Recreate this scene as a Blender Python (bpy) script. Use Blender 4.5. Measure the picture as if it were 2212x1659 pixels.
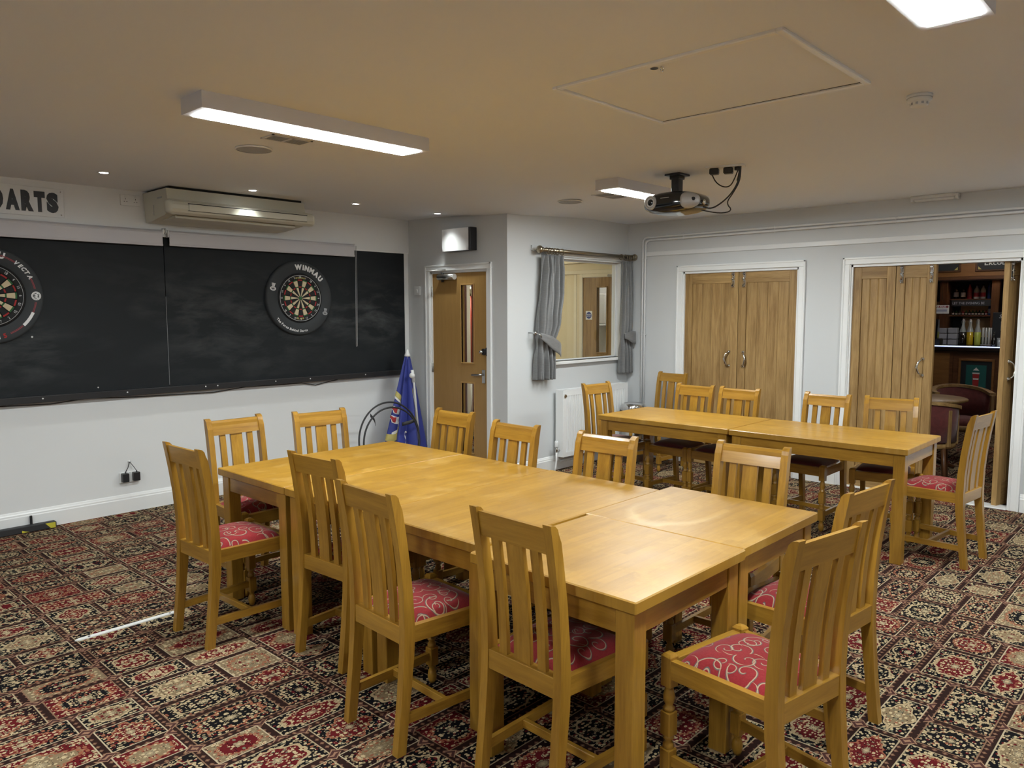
import bpy, bmesh, math, random
from math import pi, sin, cos, radians as R
from mathutils import Vector, Matrix
random.seed(7)
SC = bpy.context.scene
for _o in list(bpy.data.objects): bpy.data.objects.remove(_o)
COL = SC.collection

# ------------------------------------------------------------------ camera, world, exposure
CAM_H, YAW, PITCH, ROLL, FPX = 1.59, R(43.286), R(5.424), R(-0.128), 1654.0
cd = bpy.data.cameras.new('camera'); cam = bpy.data.objects.new('camera', cd); COL.objects.link(cam)
cd.sensor_fit = 'HORIZONTAL'; cd.sensor_width = 36.0; cd.lens = FPX / 2212.0 * 36.0
cd.clip_start = 0.05; cd.clip_end = 60
_fw = Vector((cos(PITCH) * cos(YAW), cos(PITCH) * sin(YAW), -sin(PITCH)))
_r = Vector((sin(YAW), -cos(YAW), 0)); _u = _r.cross(_fw)
_r2 = cos(ROLL) * _r + sin(ROLL) * _u; _u2 = -sin(ROLL) * _r + cos(ROLL) * _u
cam.matrix_world = Matrix(((_r2.x, _u2.x, -_fw.x, 0), (_r2.y, _u2.y, -_fw.y, 0), (_r2.z, _u2.z, -_fw.z, CAM_H), (0, 0, 0, 1)))
SC.camera = cam
w = bpy.data.worlds.new('world'); SC.world = w; w.use_nodes = True
w.node_tree.nodes['Background'].inputs[0].default_value = (0.6, 0.7, 0.85, 1)
w.node_tree.nodes['Background'].inputs[1].default_value = 0.02
vs = SC.view_settings
SC.display_settings.display_device = 'sRGB'
vs.view_transform = 'Standard'; vs.look = 'None'; vs.gamma = 1.0; vs.use_curve_mapping = False
vs.exposure = 0.0
SC.cycles.max_bounces = 7; SC.cycles.diffuse_bounces = 5; SC.cycles.glossy_bounces = 3; SC.cycles.transmission_bounces = 4
SC.cycles.use_light_tree = False
SC.cycles.caustics_reflective = False; SC.cycles.caustics_refractive = False
LAMP_E = 100.0      # radiance of the ceiling light diffusers
SPOT_W = 22.0      # recessed downlights
LAMP_COL = (0.93, 0.99, 0.985)
SPOT_COL = (0.95, 1.0, 0.96)

# ------------------------------------------------------------------ main dimensions (metres)
YA, XB, YC, XD, ZC = 6.36, 5.147, 4.905, 7.072, 2.534
XMIN, YMIN = -3.4, -3.6

# ------------------------------------------------------------------ node helpers
class S_:
    tree = None
def nd(t, **kw):
    n = S_.tree.nodes.new(t)
    for k, v in kw.items(): setattr(n, k, v)
    return n
def lk(a, b): S_.tree.links.new(a, b)
class X_:
    """socket wrapper with arithmetic"""
    def __init__(s, sock): s.s = sock
    def __add__(a, b): return mth('ADD', a, b)
    def __radd__(a, b): return mth('ADD', a, b)
    def __sub__(a, b): return mth('SUBTRACT', a, b)
    def __rsub__(a, b): return mth('SUBTRACT', b, a)
    def __mul__(a, b): return mth('MULTIPLY', a, b)
    def __rmul__(a, b): return mth('MULTIPLY', a, b)
    def __truediv__(a, b): return mth('DIVIDE', a, b)
    def __rtruediv__(a, b): return mth('DIVIDE', b, a)
    def __lt__(a, b): return mth('LESS_THAN', a, b)
    def __gt__(a, b): return mth('GREATER_THAN', a, b)
def put(sock, v):
    if isinstance(v, X_): lk(v.s, sock)
    else: sock.default_value = v
def mth(op, a, b=None, c=None):
    n = nd('ShaderNodeMath', operation=op)
    put(n.inputs[0], a)
    if b is not None: put(n.inputs[1], b)
    if c is not None: put(n.inputs[2], c)
    return X_(n.outputs[0])
def absx(a): return mth('ABSOLUTE', a)
def fl(a): return mth('FLOOR', a)
def fr(a): return mth('FRACT', a)
def mn(a, b): return mth('MINIMUM', a, b)
def mx(a, b): return mth('MAXIMUM', a, b)
def comb(x, y, z=0.0):
    n = nd('ShaderNodeCombineXYZ')
    for i, v in enumerate((x, y, z)): put(n.inputs[i], v)
    return X_(n.outputs[0])
def sep(v):
    n = nd('ShaderNodeSeparateXYZ'); put(n.inputs[0], v); return [X_(o) for o in n.outputs]
def sepc(v):
    n = nd('ShaderNodeSeparateColor'); put(n.inputs[0], v); return [X_(o) for o in n.outputs]
def mixc(f, a, b, mode='MIX'):
    n = nd('ShaderNodeMix', data_type='RGBA', blend_type=mode)
    put(n.inputs[0], f)
    for k, v in ((6, a), (7, b)):
        if isinstance(v, X_): lk(v.s, n.inputs[k])
        else: n.inputs[k].default_value = (v[0], v[1], v[2], 1)
    return X_(n.outputs[2])
def mixf(f, a, b):
    n = nd('ShaderNodeMix', data_type='FLOAT'); put(n.inputs[0], f); put(n.inputs[2], a); put(n.inputs[3], b)
    return X_(n.outputs[0])
def objco(): return X_(nd('ShaderNodeTexCoord').outputs['Object'])
def worldco(): return X_(nd('ShaderNodeNewGeometry').outputs['Position'])
def mapv(v, scale, loc=(0, 0, 0), rot=(0, 0, 0)):
    n = nd('ShaderNodeMapping'); lk(v.s, n.inputs[0]); n.inputs['Scale'].default_value = scale
    n.inputs['Location'].default_value = loc; n.inputs['Rotation'].default_value = rot
    return X_(n.outputs[0])
def noise(v, scale=1.0, detail=3.0, rough=0.5, dist=0.0, dim='3D'):
    n = nd('ShaderNodeTexNoise', noise_dimensions=dim); lk(v.s, n.inputs['Vector'])
    n.inputs['Scale'].default_value = scale; n.inputs['Detail'].default_value = detail
    n.inputs['Roughness'].default_value = rough; n.inputs['Distortion'].default_value = dist
    return X_(n.outputs[0])
def wnoise(v):
    n = nd('ShaderNodeTexWhiteNoise', noise_dimensions='3D'); lk(v.s, n.inputs[0]); return X_(n.outputs[0]), X_(n.outputs[1])
def voro(v, scale=1.0, rnd=1.0, dim='3D', metric='EUCLIDEAN'):
    n = nd('ShaderNodeTexVoronoi', voronoi_dimensions=dim, distance=metric); lk(v.s, n.inputs['Vector'])
    n.inputs['Scale'].default_value = scale; n.inputs['Randomness'].default_value = rnd
    return X_(n.outputs['Distance']), X_(n.outputs['Color']), X_(n.outputs['Position'])
def ramp(f, stops, interp='LINEAR'):
    n = nd('ShaderNodeValToRGB'); put(n.inputs[0], f); cr = n.color_ramp; cr.interpolation = interp
    while len(cr.elements) < len(stops): cr.elements.new(0.5)
    for e, (p, c) in zip(cr.elements, stops): e.position = p; e.color = (c[0], c[1], c[2], 1)
    return X_(n.outputs[0])
MATS = {}
def new_mat(name):
    m = bpy.data.materials.new(name); m.use_nodes = True; S_.tree = m.node_tree
    b = m.node_tree.nodes['Principled BSDF']; MATS[name] = m
    return m, b
def bump(b, h, strength=0.2, dist=0.002):
    n = nd('ShaderNodeBump'); n.inputs['Strength'].default_value = strength; n.inputs['Distance'].default_value = dist
    put(n.inputs['Height'], h); lk(n.outputs[0], b.inputs['Normal'])
def simple(name, col, rough=0.5, metal=0.0, var=0.06, vscale=6.0, coat=0.0, bmp=0.0, bscale=80.0, spec=0.5, sheen=0.0):
    m, b = new_mat(name)
    co = objco(); n = noise(co, vscale, 3)
    lo = tuple(c * (1 - var) for c in col); hi = tuple(min(1, c * (1 + var)) for c in col)
    lk(mixc(n, lo, hi).s, b.inputs['Base Color'])
    b.inputs['Roughness'].default_value = rough; b.inputs['Metallic'].default_value = metal
    b.inputs['Coat Weight'].default_value = coat; b.inputs['Coat Roughness'].default_value = 0.12
    b.inputs['Specular IOR Level'].default_value = spec
    if sheen: b.inputs['Sheen Weight'].default_value = sheen
    if bmp: bump(b, noise(co, bscale, 2), bmp, 0.002)
    return m
def emis(name, col, strength, small=False):
    m, b = new_mat(name)
    n = noise(objco(), 2.0, 0)
    lk(mixc(n, col, col).s, b.inputs['Emission Color'])
    b.inputs['Base Color'].default_value = (0.8, 0.8, 0.8, 1)
    b.inputs['Emission Strength'].default_value = strength
    m.cycles.emission_sampling = 'NONE' if small else 'AUTO'
    return m
def glass_mat(name, tint=(1, 1, 1), rough=0.0, ior=1.45):
    """thin pane: mostly clear with a fresnel reflection"""
    m, b = new_mat(name)
    t = S_.tree; tr = nd('ShaderNodeBsdfTransparent'); tr.inputs[0].default_value = (*tint, 1)
    gl = nd('ShaderNodeBsdfGlossy'); gl.inputs['Roughness'].default_value = rough
    lw = nd('ShaderNodeLayerWeight'); lw.inputs[0].default_value = 0.5
    fc = X_(lw.outputs['Facing']); fc = mth('POWER', fc, 4.0) * 0.5 + 0.03
    mxs = nd('ShaderNodeMixShader'); lk(fc.s, mxs.inputs[0]); lk(tr.outputs[0], mxs.inputs[1]); lk(gl.outputs[0], mxs.inputs[2])
    lk(mxs.outputs[0], t.nodes['Material Output'].inputs[0])
    return m
AX = {'x': (1.2, 14, 14), 'y': (14, 1.2, 14), 'z': (14, 14, 1.2)}
def wood(name, axis, dark, light, rough=0.35, scale=1.6, coat=0.25, world=False, contrast=1.0):
    m, b = new_mat(name)
    co = worldco() if world else objco()
    oi = X_(nd('ShaderNodeObjectInfo').outputs['Random'])
    v = mapv(co, AX[axis]); sh = nd('ShaderNodeVectorMath', operation='ADD'); lk(v.s, sh.inputs[0]); lk(comb(oi * 37.0, oi * 91.0, oi * 53.0).s, sh.inputs[1]); v = X_(sh.outputs[0])
    n1 = noise(v, scale, 5, 0.6, 0.6); n2 = noise(v, scale * 5, 3, 0.6)
    f = n1 * 0.7 + n2 * 0.3
    f = (f - 0.5) * (2.2 * contrast) + 0.5
    f = mn(mx(f, 0.0), 1.0)
    c = mixc(f, dark, light)
    c = mixc(oi * 0.22, c, tuple(x * 0.6 for x in dark))
    lk(c.s, b.inputs['Base Color'])
    b.inputs['Roughness'].default_value = rough; b.inputs['Coat Weight'].default_value = coat; b.inputs['Coat Roughness'].default_value = 0.12
    b.inputs['Specular IOR Level'].default_value = 0.35
    bump(b, n2, 0.06, 0.001)
    return m

# ------------------------------------------------------------------ materials
CH_D, CH_L = (0.225, 0.108, 0.013), (0.44, 0.236, 0.033)
for a in 'xyz': wood('beech_' + a, a, CH_D, CH_L, rough=0.30, coat=0.45, contrast=1.25)
OK_D, OK_L = (0.235, 0.135, 0.048), (0.46, 0.295, 0.120)
for a in 'xyz': wood('oak_' + a, a, OK_D, OK_L, rough=0.45, scale=1.3, coat=0.05, contrast=1.7)
for a in 'yz': wood('door_' + a, a, (0.36, 0.205, 0.065), (0.46, 0.275, 0.095), rough=0.4, scale=2.2, coat=0.1, contrast=0.8)
for a in 'yz': wood('barwood_' + a, a, (0.060, 0.024, 0.010), (0.155, 0.066, 0.026), rough=0.4)
wood('barwood_light', 'y', (0.19, 0.085, 0.027), (0.28, 0.135, 0.045), rough=0.4)

def block_wood(name, along, stain=False):
    """stave-glued table top: narrow strips of changing tone running along x or y"""
    m, b = new_mat(name)
    x, y, z = sep(objco()); a, c = (x, y) if along == 'x' else (y, x)
    oi = X_(nd('ShaderNodeObjectInfo').outputs['Random'])
    row = fl(c / 0.038)
    h1, _ = wnoise(comb(row, oi * 77.0, 0.0))
    seg = fl(a / 0.42 + h1 * 7.0)
    h2, _ = wnoise(comb(row, seg, oi * 31.0))
    v = comb(a * 3.0 + h2 * 20.0, c * 42.0, h2 * 9.0 + oi * 40.0)
    g = noise(v, 1.0, 4, 0.6, 0.5)
    big = noise(comb(x, y, oi * 20.0), 3.2, 2)
    f = g * 0.70 + h2 * 0.22 + big * 0.36 - 0.13
    c0 = mixc(mn(mx(f, 0.0), 1.0), (0.215, 0.100, 0.009), (0.460, 0.252, 0.029))
    edge = absx(fr(c / 0.038) - 0.5)
    c0 = mixc((edge > 0.487) * 0.14, c0, (0.22, 0.09, 0.015))
    worn = noise(comb(x, y, oi * 13.0), 5.0, 5, 0.7)
    wf = mn(mx((worn - 0.54) * 2.2, 0.0), 0.24)
    c0 = mixc(wf, c0, (0.56, 0.37, 0.12))
    if stain:
        dx, dy = (x + 0.02) / 0.26, (y - 0.10) / 0.17
        rr = mth('SQRT', dx * dx + dy * dy) + (worn - 0.5) * 0.5
        ringf = mx(1.0 - absx(rr - 1.0) * 6.0, 0.0) * mx(0.35 - x * 1.5 - y * 0.6, 0.0)
        c0 = mixc(mn(ringf * 0.55, 0.30), c0, (0.60, 0.45, 0.22))
    lk(c0.s, b.inputs['Base Color'])
    put(b.inputs['Roughness'], 0.30 + worn * 0.24)
    b.inputs['Specular IOR Level'].default_value = 0.5
    b.inputs['Coat Weight'].default_value = 0.15; b.inputs['Coat Roughness'].default_value = 0.14
    bump(b, g, 0.04, 0.001)
block_wood('block_x', 'x'); block_wood('block_y', 'y'); block_wood('block_stain', 'x', True)

def carpet():
    m, b = new_mat('carpet')
    x, y, z = sep(worldco())
    MW = 0.61; xm = x / MW + 0.13; mc = fl(xm); u0 = fr(xm)
    hm, _ = wnoise(comb(mc, 5.1, 2.2))
    yy = y + hm * 0.37
    T = 0.40; t = yy / T; f = fr(t); ti = fl(t)
    big = f < 0.57
    v = mixf(big, (f - 0.57) / 0.43, f / 0.57)
    h = mixf(big, T * 0.43, T * 0.57)
    rid = ti * 2.0 + (1.0 - big)
    hr, hc = wnoise(comb(rid, 3.7, mc))
    sp = 0.36 + hr * 0.28
    left = u0 < sp
    wdt = mixf(left, (1.0 - sp) * MW, sp * MW)
    u = mixf(left, (u0 - sp) / (1.0 - sp), u0 / sp)
    ci = mc * 2.0 + left
    idv, idc = wnoise(comb(ci, rid, 8.3)); r1, r2, r3 = sepc(idc)
    lx = (u - 0.5) * wdt; ly = (v - 0.5) * h
    hx = wdt * 0.5; hy = h * 0.5
    e = mn(hx - absx(lx), hy - absx(ly))
    BAND = 0.0145
    iu = absx(lx) / (hx - BAND); iv = absx(ly) / (hy - BAND)
    dm = mth('SQRT', iu * iu + iv * iv)
    dd = iu + iv
    th_ = mth('ARCTAN2', iv, iu)
    d = mixf(r3 > 0.5, dm, dd * 0.85) + mth('SINE', th_ * (8.0 + 8.0 * fl(r1 * 3.0))) * 0.05
    NAVY, MAR, CREAM = (0.0055, 0.0055, 0.008), (0.130, 0.010, 0.014), (0.62, 0.49, 0.30)
    BRN, SAL, GRN = (0.030, 0.0135, 0.012), (0.34, 0.125, 0.070), (0.20, 0.19, 0.13)
    ground = ramp(r1, [(0.0, NAVY), (0.56, MAR), (0.70, (0.018, 0.008, 0.009)), (0.93, (0.26, 0.19, 0.115))], 'CONSTANT')
    med = ramp(r2, [(0.0, MAR), (0.36, NAVY), (0.74, (0.27, 0.195, 0.115)), (0.86, MAR)], 'CONSTANT')
    inm = d < 0.74
    g = mixc(inm, ground, med)
    ring = absx(d - 0.74) < 0.045
    # mirrored motifs
    k1, c1, _ = voro(comb(absx(lx) * 58.0, absx(ly) * 78.0, idv * 83.0), 1.0, 0.95)
    q1, q2, q3 = sepc(c1)
    mot = ramp(q1, [(0.0, CREAM), (0.52, (0.33, 0.26, 0.16)), (0.66, SAL), (0.78, MAR), (0.90, GRN)], 'CONSTANT')
    g = mixc((k1 < 0.44), g, mot)
    k2, c2, _ = voro(comb(absx(lx) * 105.0, absx(ly) * 105.0, idv * 47.0), 1.0, 1.0)
    p1, p2, p3 = sepc(c2)
    g = mixc((k2 < 0.30) * (p1 > 0.45), g, mixc(p2 > 0.5, CREAM, NAVY))
    g = mixc(ring, g, mixc(r1 > 0.5, (0.50, 0.38, 0.23), SAL))
    ctr = d < 0.16
    g = mixc(ctr, g, mixc(absx(d - 0.11) < 0.03, CREAM, (0.20, 0.17, 0.12)))
    # border line and band
    line = (e < BAND + 0.0050) * (e > BAND)
    lcol = ramp(r2, [(0.0, (0.48, 0.38, 0.25)), (0.45, (0.27, 0.16, 0.10)), (0.75, (0.56, 0.46, 0.32))], 'CONSTANT')
    g = mixc(line, g, lcol)
    band = e < BAND
    s = absx(fr(x / 0.034) - 0.5) + absx(fr(y / 0.034) - 0.5)
    bc = mixc((s < 0.30), BRN, mixc(s < 0.14, (0.20, 0.09, 0.06), (0.30, 0.20, 0.12)))
    g = mixc(band, g, bc)
    # salmon diamonds at the crossings
    cx = hx - absx(lx); cy = hy - absx(ly)
    dia = (cx / 1.25 + cy) 
    g = mixc(dia < 0.031, g, (0.40, 0.235, 0.15))
    g = mixc(dia < 0.0255, g, (0.085, 0.035, 0.032))
    g = mixc(dia < 0.012, g, (0.36, 0.20, 0.13))
    pile = noise(comb(x, y, z), 420.0, 2)
    patch = noise(comb(x, y, z), 1.3, 2)
    g = mixc(0.35, g, mixc(pile, (0.25, 0.25, 0.25), (1, 1, 1)), 'MULTIPLY')
    g = mixc((patch - 0.35) * 0.08, g, (0.20, 0.15, 0.12))
    g = mixc(1.0, g, (0.80, 0.79, 0.76), 'MULTIPLY')
    lk(g.s, b.inputs['Base Color'])
    b.inputs['Roughness'].default_value = 0.95; b.inputs['Specular IOR Level'].default_value = 0.05
    bump(b, pile, 0.35, 0.003)
carpet()

def swirl_fabric():
    m, b = new_mat('swirl_fabric')
    x, y, z = sep(objco()); oi = X_(nd('ShaderNodeObjectInfo').outputs['Random'])
    wob = noise(comb(x, y, oi * 9.0), 9.0, 1)
    p = comb(x + wob * 0.02 + oi * 0.7, y + wob * 0.03 + oi * 0.4, 0.0)
    g = None
    def spir(p, sc, turns, rad, wd, sgn):
        _, c, pos = voro(p, sc, 0.75, '2D')
        vm = nd('ShaderNodeVectorMath', operation='SUBTRACT'); lk(p.s, vm.inputs[0]); lk(pos.s, vm.inputs[1])
        dx, dy, _z = sep(X_(vm.outputs[0])); r = mth('SQRT', dx * dx + dy * dy)
        th = mth('ARCTAN2', dy, dx) / (2 * pi) * sgn
        q, _, _ = sepc(c)
        t = fr(th + r * turns + q)
        ok = (r < rad) * (r > 0.005)
        return (absx(t - 0.5) < wd) * ok, (absx(t - 0.5 - wd * 1.7) < wd * 0.8) * ok
    a1, b1 = spir(p, 8.5, 27.0, 0.056, 0.050, 1.0)
    a2, b2 = spir(mapv(p, (1, 1, 1), (0.37, 0.61, 0)), 11.0, 38.0, 0.036, 0.055, -1.0)
    base = mixc(noise(comb(x, y, z), 160.0, 2), (0.175, 0.013, 0.016), (0.265, 0.026, 0.029))
    c = mixc(mx(b1, b2), base, (0.10, 0.085, 0.085))
    c = mixc(mx(a1, a2), c, (0.36, 0.26, 0.17))
    lk(c.s, b.inputs['Base Color']); b.inputs['Roughness'].default_value = 0.9
    b.inputs['Sheen Weight'].default_value = 0.12; b.inputs['Specular IOR Level'].default_value = 0.12
    bump(b, noise(comb(x, y, z), 240.0, 2) + mx(a1, a2) * 0.6, 0.35, 0.002)
swirl_fabric()
simple('velvet', (0.095, 0.013, 0.016), 0.9, var=0.2, sheen=0.5, spec=0.1, bmp=0.2, bscale=300)

simple('wall_paint', (0.60, 0.615, 0.625), 0.75, var=0.02, vscale=1.5, bmp=0.03, bscale=220, spec=0.25)
simple('wall_paint_white', (0.71, 0.72, 0.725), 0.75, var=0.02, vscale=1.5, bmp=0.03, bscale=220, spec=0.25)
simple('ceiling_paint', (0.79, 0.82, 0.87), 0.9, var=0.02, vscale=1.0, bmp=0.03, bscale=260, spec=0.1)
simple('gloss_white', (0.80, 0.81, 0.81), 0.3, var=0.02, spec=0.5)
simple('satin_white', (0.74, 0.75, 0.76), 0.4, var=0.02)
simple('white_plastic', (0.72, 0.73, 0.73), 0.35, var=0.02)
simple('aged_plastic', (0.56, 0.545, 0.46), 0.4, var=0.03)
simple('lamp_body', (0.66, 0.65, 0.67), 0.45, var=0.02)
simple('black_plastic', (0.014, 0.014, 0.016), 0.4, var=0.1)
simple('black_rubber', (0.022, 0.022, 0.024), 0.6, var=0.15)
simple('gloss_black', (0.010, 0.012, 0.016), 0.08, var=0.05, coat=0.6)
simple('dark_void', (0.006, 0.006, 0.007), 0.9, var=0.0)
simple('chrome', (0.72, 0.72, 0.72), 0.12, 1.0, var=0.03)
simple('brushed_steel', (0.50, 0.50, 0.49), 0.3, 1.0, var=0.05)
simple('satin_brass', (0.36, 0.31, 0.23), 0.28, 1.0, var=0.06)
simple('silver_plastic', (0.50, 0.50, 0.51), 0.4, 0.3, var=0.04)
simple('grille_grey', (0.38, 0.39, 0.41), 0.6, var=0.04)
simple('blind_fabric', (0.56, 0.55, 0.58), 0.8, var=0.02)
simple('surround_black', (0.030, 0.034, 0.038), 0.75, var=0.08, bmp=0.15, bscale=300)
simple('board_black', (0.010, 0.010, 0.011), 0.8, var=0.1)
simple('sisal_cream', (0.60, 0.50, 0.33), 0.9, var=0.06)
simple('sisal_red', (0.36, 0.030, 0.030), 0.9, var=0.06)
simple('sisal_green', (0.030, 0.115, 0.042), 0.9, var=0.06)
simple('print_white', (0.75, 0.75, 0.75), 0.6, var=0.02)
simple('print_red', (0.26, 0.035, 0.045), 0.6, var=0.04)
simple('print_black', (0.012, 0.012, 0.014), 0.45, var=0.05)
simple('parasol_blue', (0.022, 0.035, 0.240), 0.6, var=0.12, sheen=0.1)
simple('print_gold', (0.50, 0.42, 0.13), 0.6, var=0.08)
simple('paper', (0.78, 0.78, 0.75), 0.7, var=0.02)
simple('sign_blue', (0.020, 0.045, 0.22), 0.5, var=0.03)
simple('tape_yellow', (0.52, 0.46, 0.04), 0.5, var=0.05)
simple('oche_white', (0.72, 0.72, 0.70), 0.5, var=0.04)
simple('cream_paint', (0.74, 0.66, 0.46), 0.6, var=0.02)
simple('cream_gloss', (0.80, 0.74, 0.58), 0.35, var=0.02)
simple('dark_red_paint', (0.085, 0.022, 0.020), 0.4, var=0.08)
simple('signal_red', (0.55, 0.05, 0.035), 0.35, var=0.03)
simple('slate_board', (0.020, 0.024, 0.028), 0.7, var=0.1)
simple('teal_print', (0.012, 0.110, 0.105), 0.5, var=0.06)
simple('navy_print', (0.010, 0.014, 0.018), 0.5, var=0.06)
simple('bar_top', (0.020, 0.014, 0.012), 0.15, var=0.1)
simple('bottle_dark', (0.012, 0.010, 0.008), 0.08, var=0.05, coat=0.5)
simple('bottle_green', (0.020, 0.090, 0.020), 0.1, var=0.05, coat=0.5)
simple('bottle_blue', (0.012, 0.045, 0.16), 0.1, var=0.05, coat=0.5)
simple('bottle_pink', (0.40, 0.06, 0.075), 0.1, var=0.05, coat=0.5)
simple('bottle_clear', (0.42, 0.45, 0.45), 0.08, var=0.05, coat=0.5)
simple('liquid_yellow', (0.50, 0.34, 0.015), 0.1, var=0.05, coat=0.5)
simple('liquid_lime', (0.46, 0.55, 0.10), 0.1, var=0.05, coat=0.5)
simple('crate_plastic', (0.42, 0.44, 0.50), 0.3, var=0.08)
simple('tub_fabric', (0.115, 0.022, 0.020), 0.85, var=0.5, vscale=28, sheen=0.2)
simple('painted_reflection', (0.80, 0.54, 0.25), 0.5, var=0.15)  # back bar mirrors: warm reflection painted as a plain matt colour
emis('diffuser', LAMP_COL, LAMP_E)
emis('spot_glow', (1, 1, 0.97), 22.0, True)
emis('lobby_glow', (1.0, 0.90, 0.70), 62.0)
emis('bar_glow', (1.0, 0.93, 0.85), 75.0)
emis('bar_strip_glow', (0.55, 0.66, 1.0), 1.6, True)
glass_mat('pane_glass', (0.97, 0.985, 0.98))

def cloth_mat():
    m, b = new_mat('curtain_cloth')
    x, y, z = sep(objco())
    n = noise(comb(x * 18.0, y * 18.0, z * 160.0), 1.0, 4, 0.65)
    n2 = noise(comb(x * 4.0, y * 4.0, z * 4.0), 1.0, 2)
    c = mixc(n * 0.7 + n2 * 0.3, (0.085, 0.086, 0.088), (0.25, 0.25, 0.252))
    lk(c.s, b.inputs['Base Color']); b.inputs['Roughness'].default_value = 0.42
    b.inputs['Sheen Weight'].default_value = 0.3; bump(b, n, 0.25, 0.002)
cloth_mat()

def chalkboard():
    m, b = new_mat('chalkboard')
    x, y, z = sep(worldco())
    n = noise(comb(x * 2.2, 0.0, z * 6.5), 1.0, 6, 0.62, 0.35)
    area = noise(comb(x * 1.1, 3.0, z * 1.5), 1.0, 2)
    f = mn(mx((n - 0.44) * 2.6, 0.0) * mx((area - 0.36) * 3.4, 0.0), 1.0)
    mid = 1.0 - mn(absx(z - 1.5) * 1.6, 1.0)
    f = f * mid
    sc = noise(comb(x * 1.3 + z * 5.0, 7.0, z * 34.0 - x * 3.0), 1.0, 3, 0.55, 0.4)
    f2 = mn(mx((sc - 0.70) * 7.0, 0.0), 1.0) * mid * 0.6
    k, kc, _ = voro(comb(x * 3.1, 2.0, z * 3.1), 1.0, 1.0)
    dots = (k < 0.022)
    f = mn(f + f2, 1.0)
    c = mixc(f * 0.50, (0.0075, 0.0100, 0.0125), (0.21, 0.22, 0.225))
    c = mixc(dots, c, (0.55, 0.55, 0.53))
    lk(c.s, b.inputs['Base Color']); b.inputs['Roughness'].default_value = 0.62
    b.inputs['Specular IOR Level'].default_value = 0.3
    bump(b, noise(comb(x, y, z), 90.0, 2), 0.05, 0.001)
chalkboard()

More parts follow.
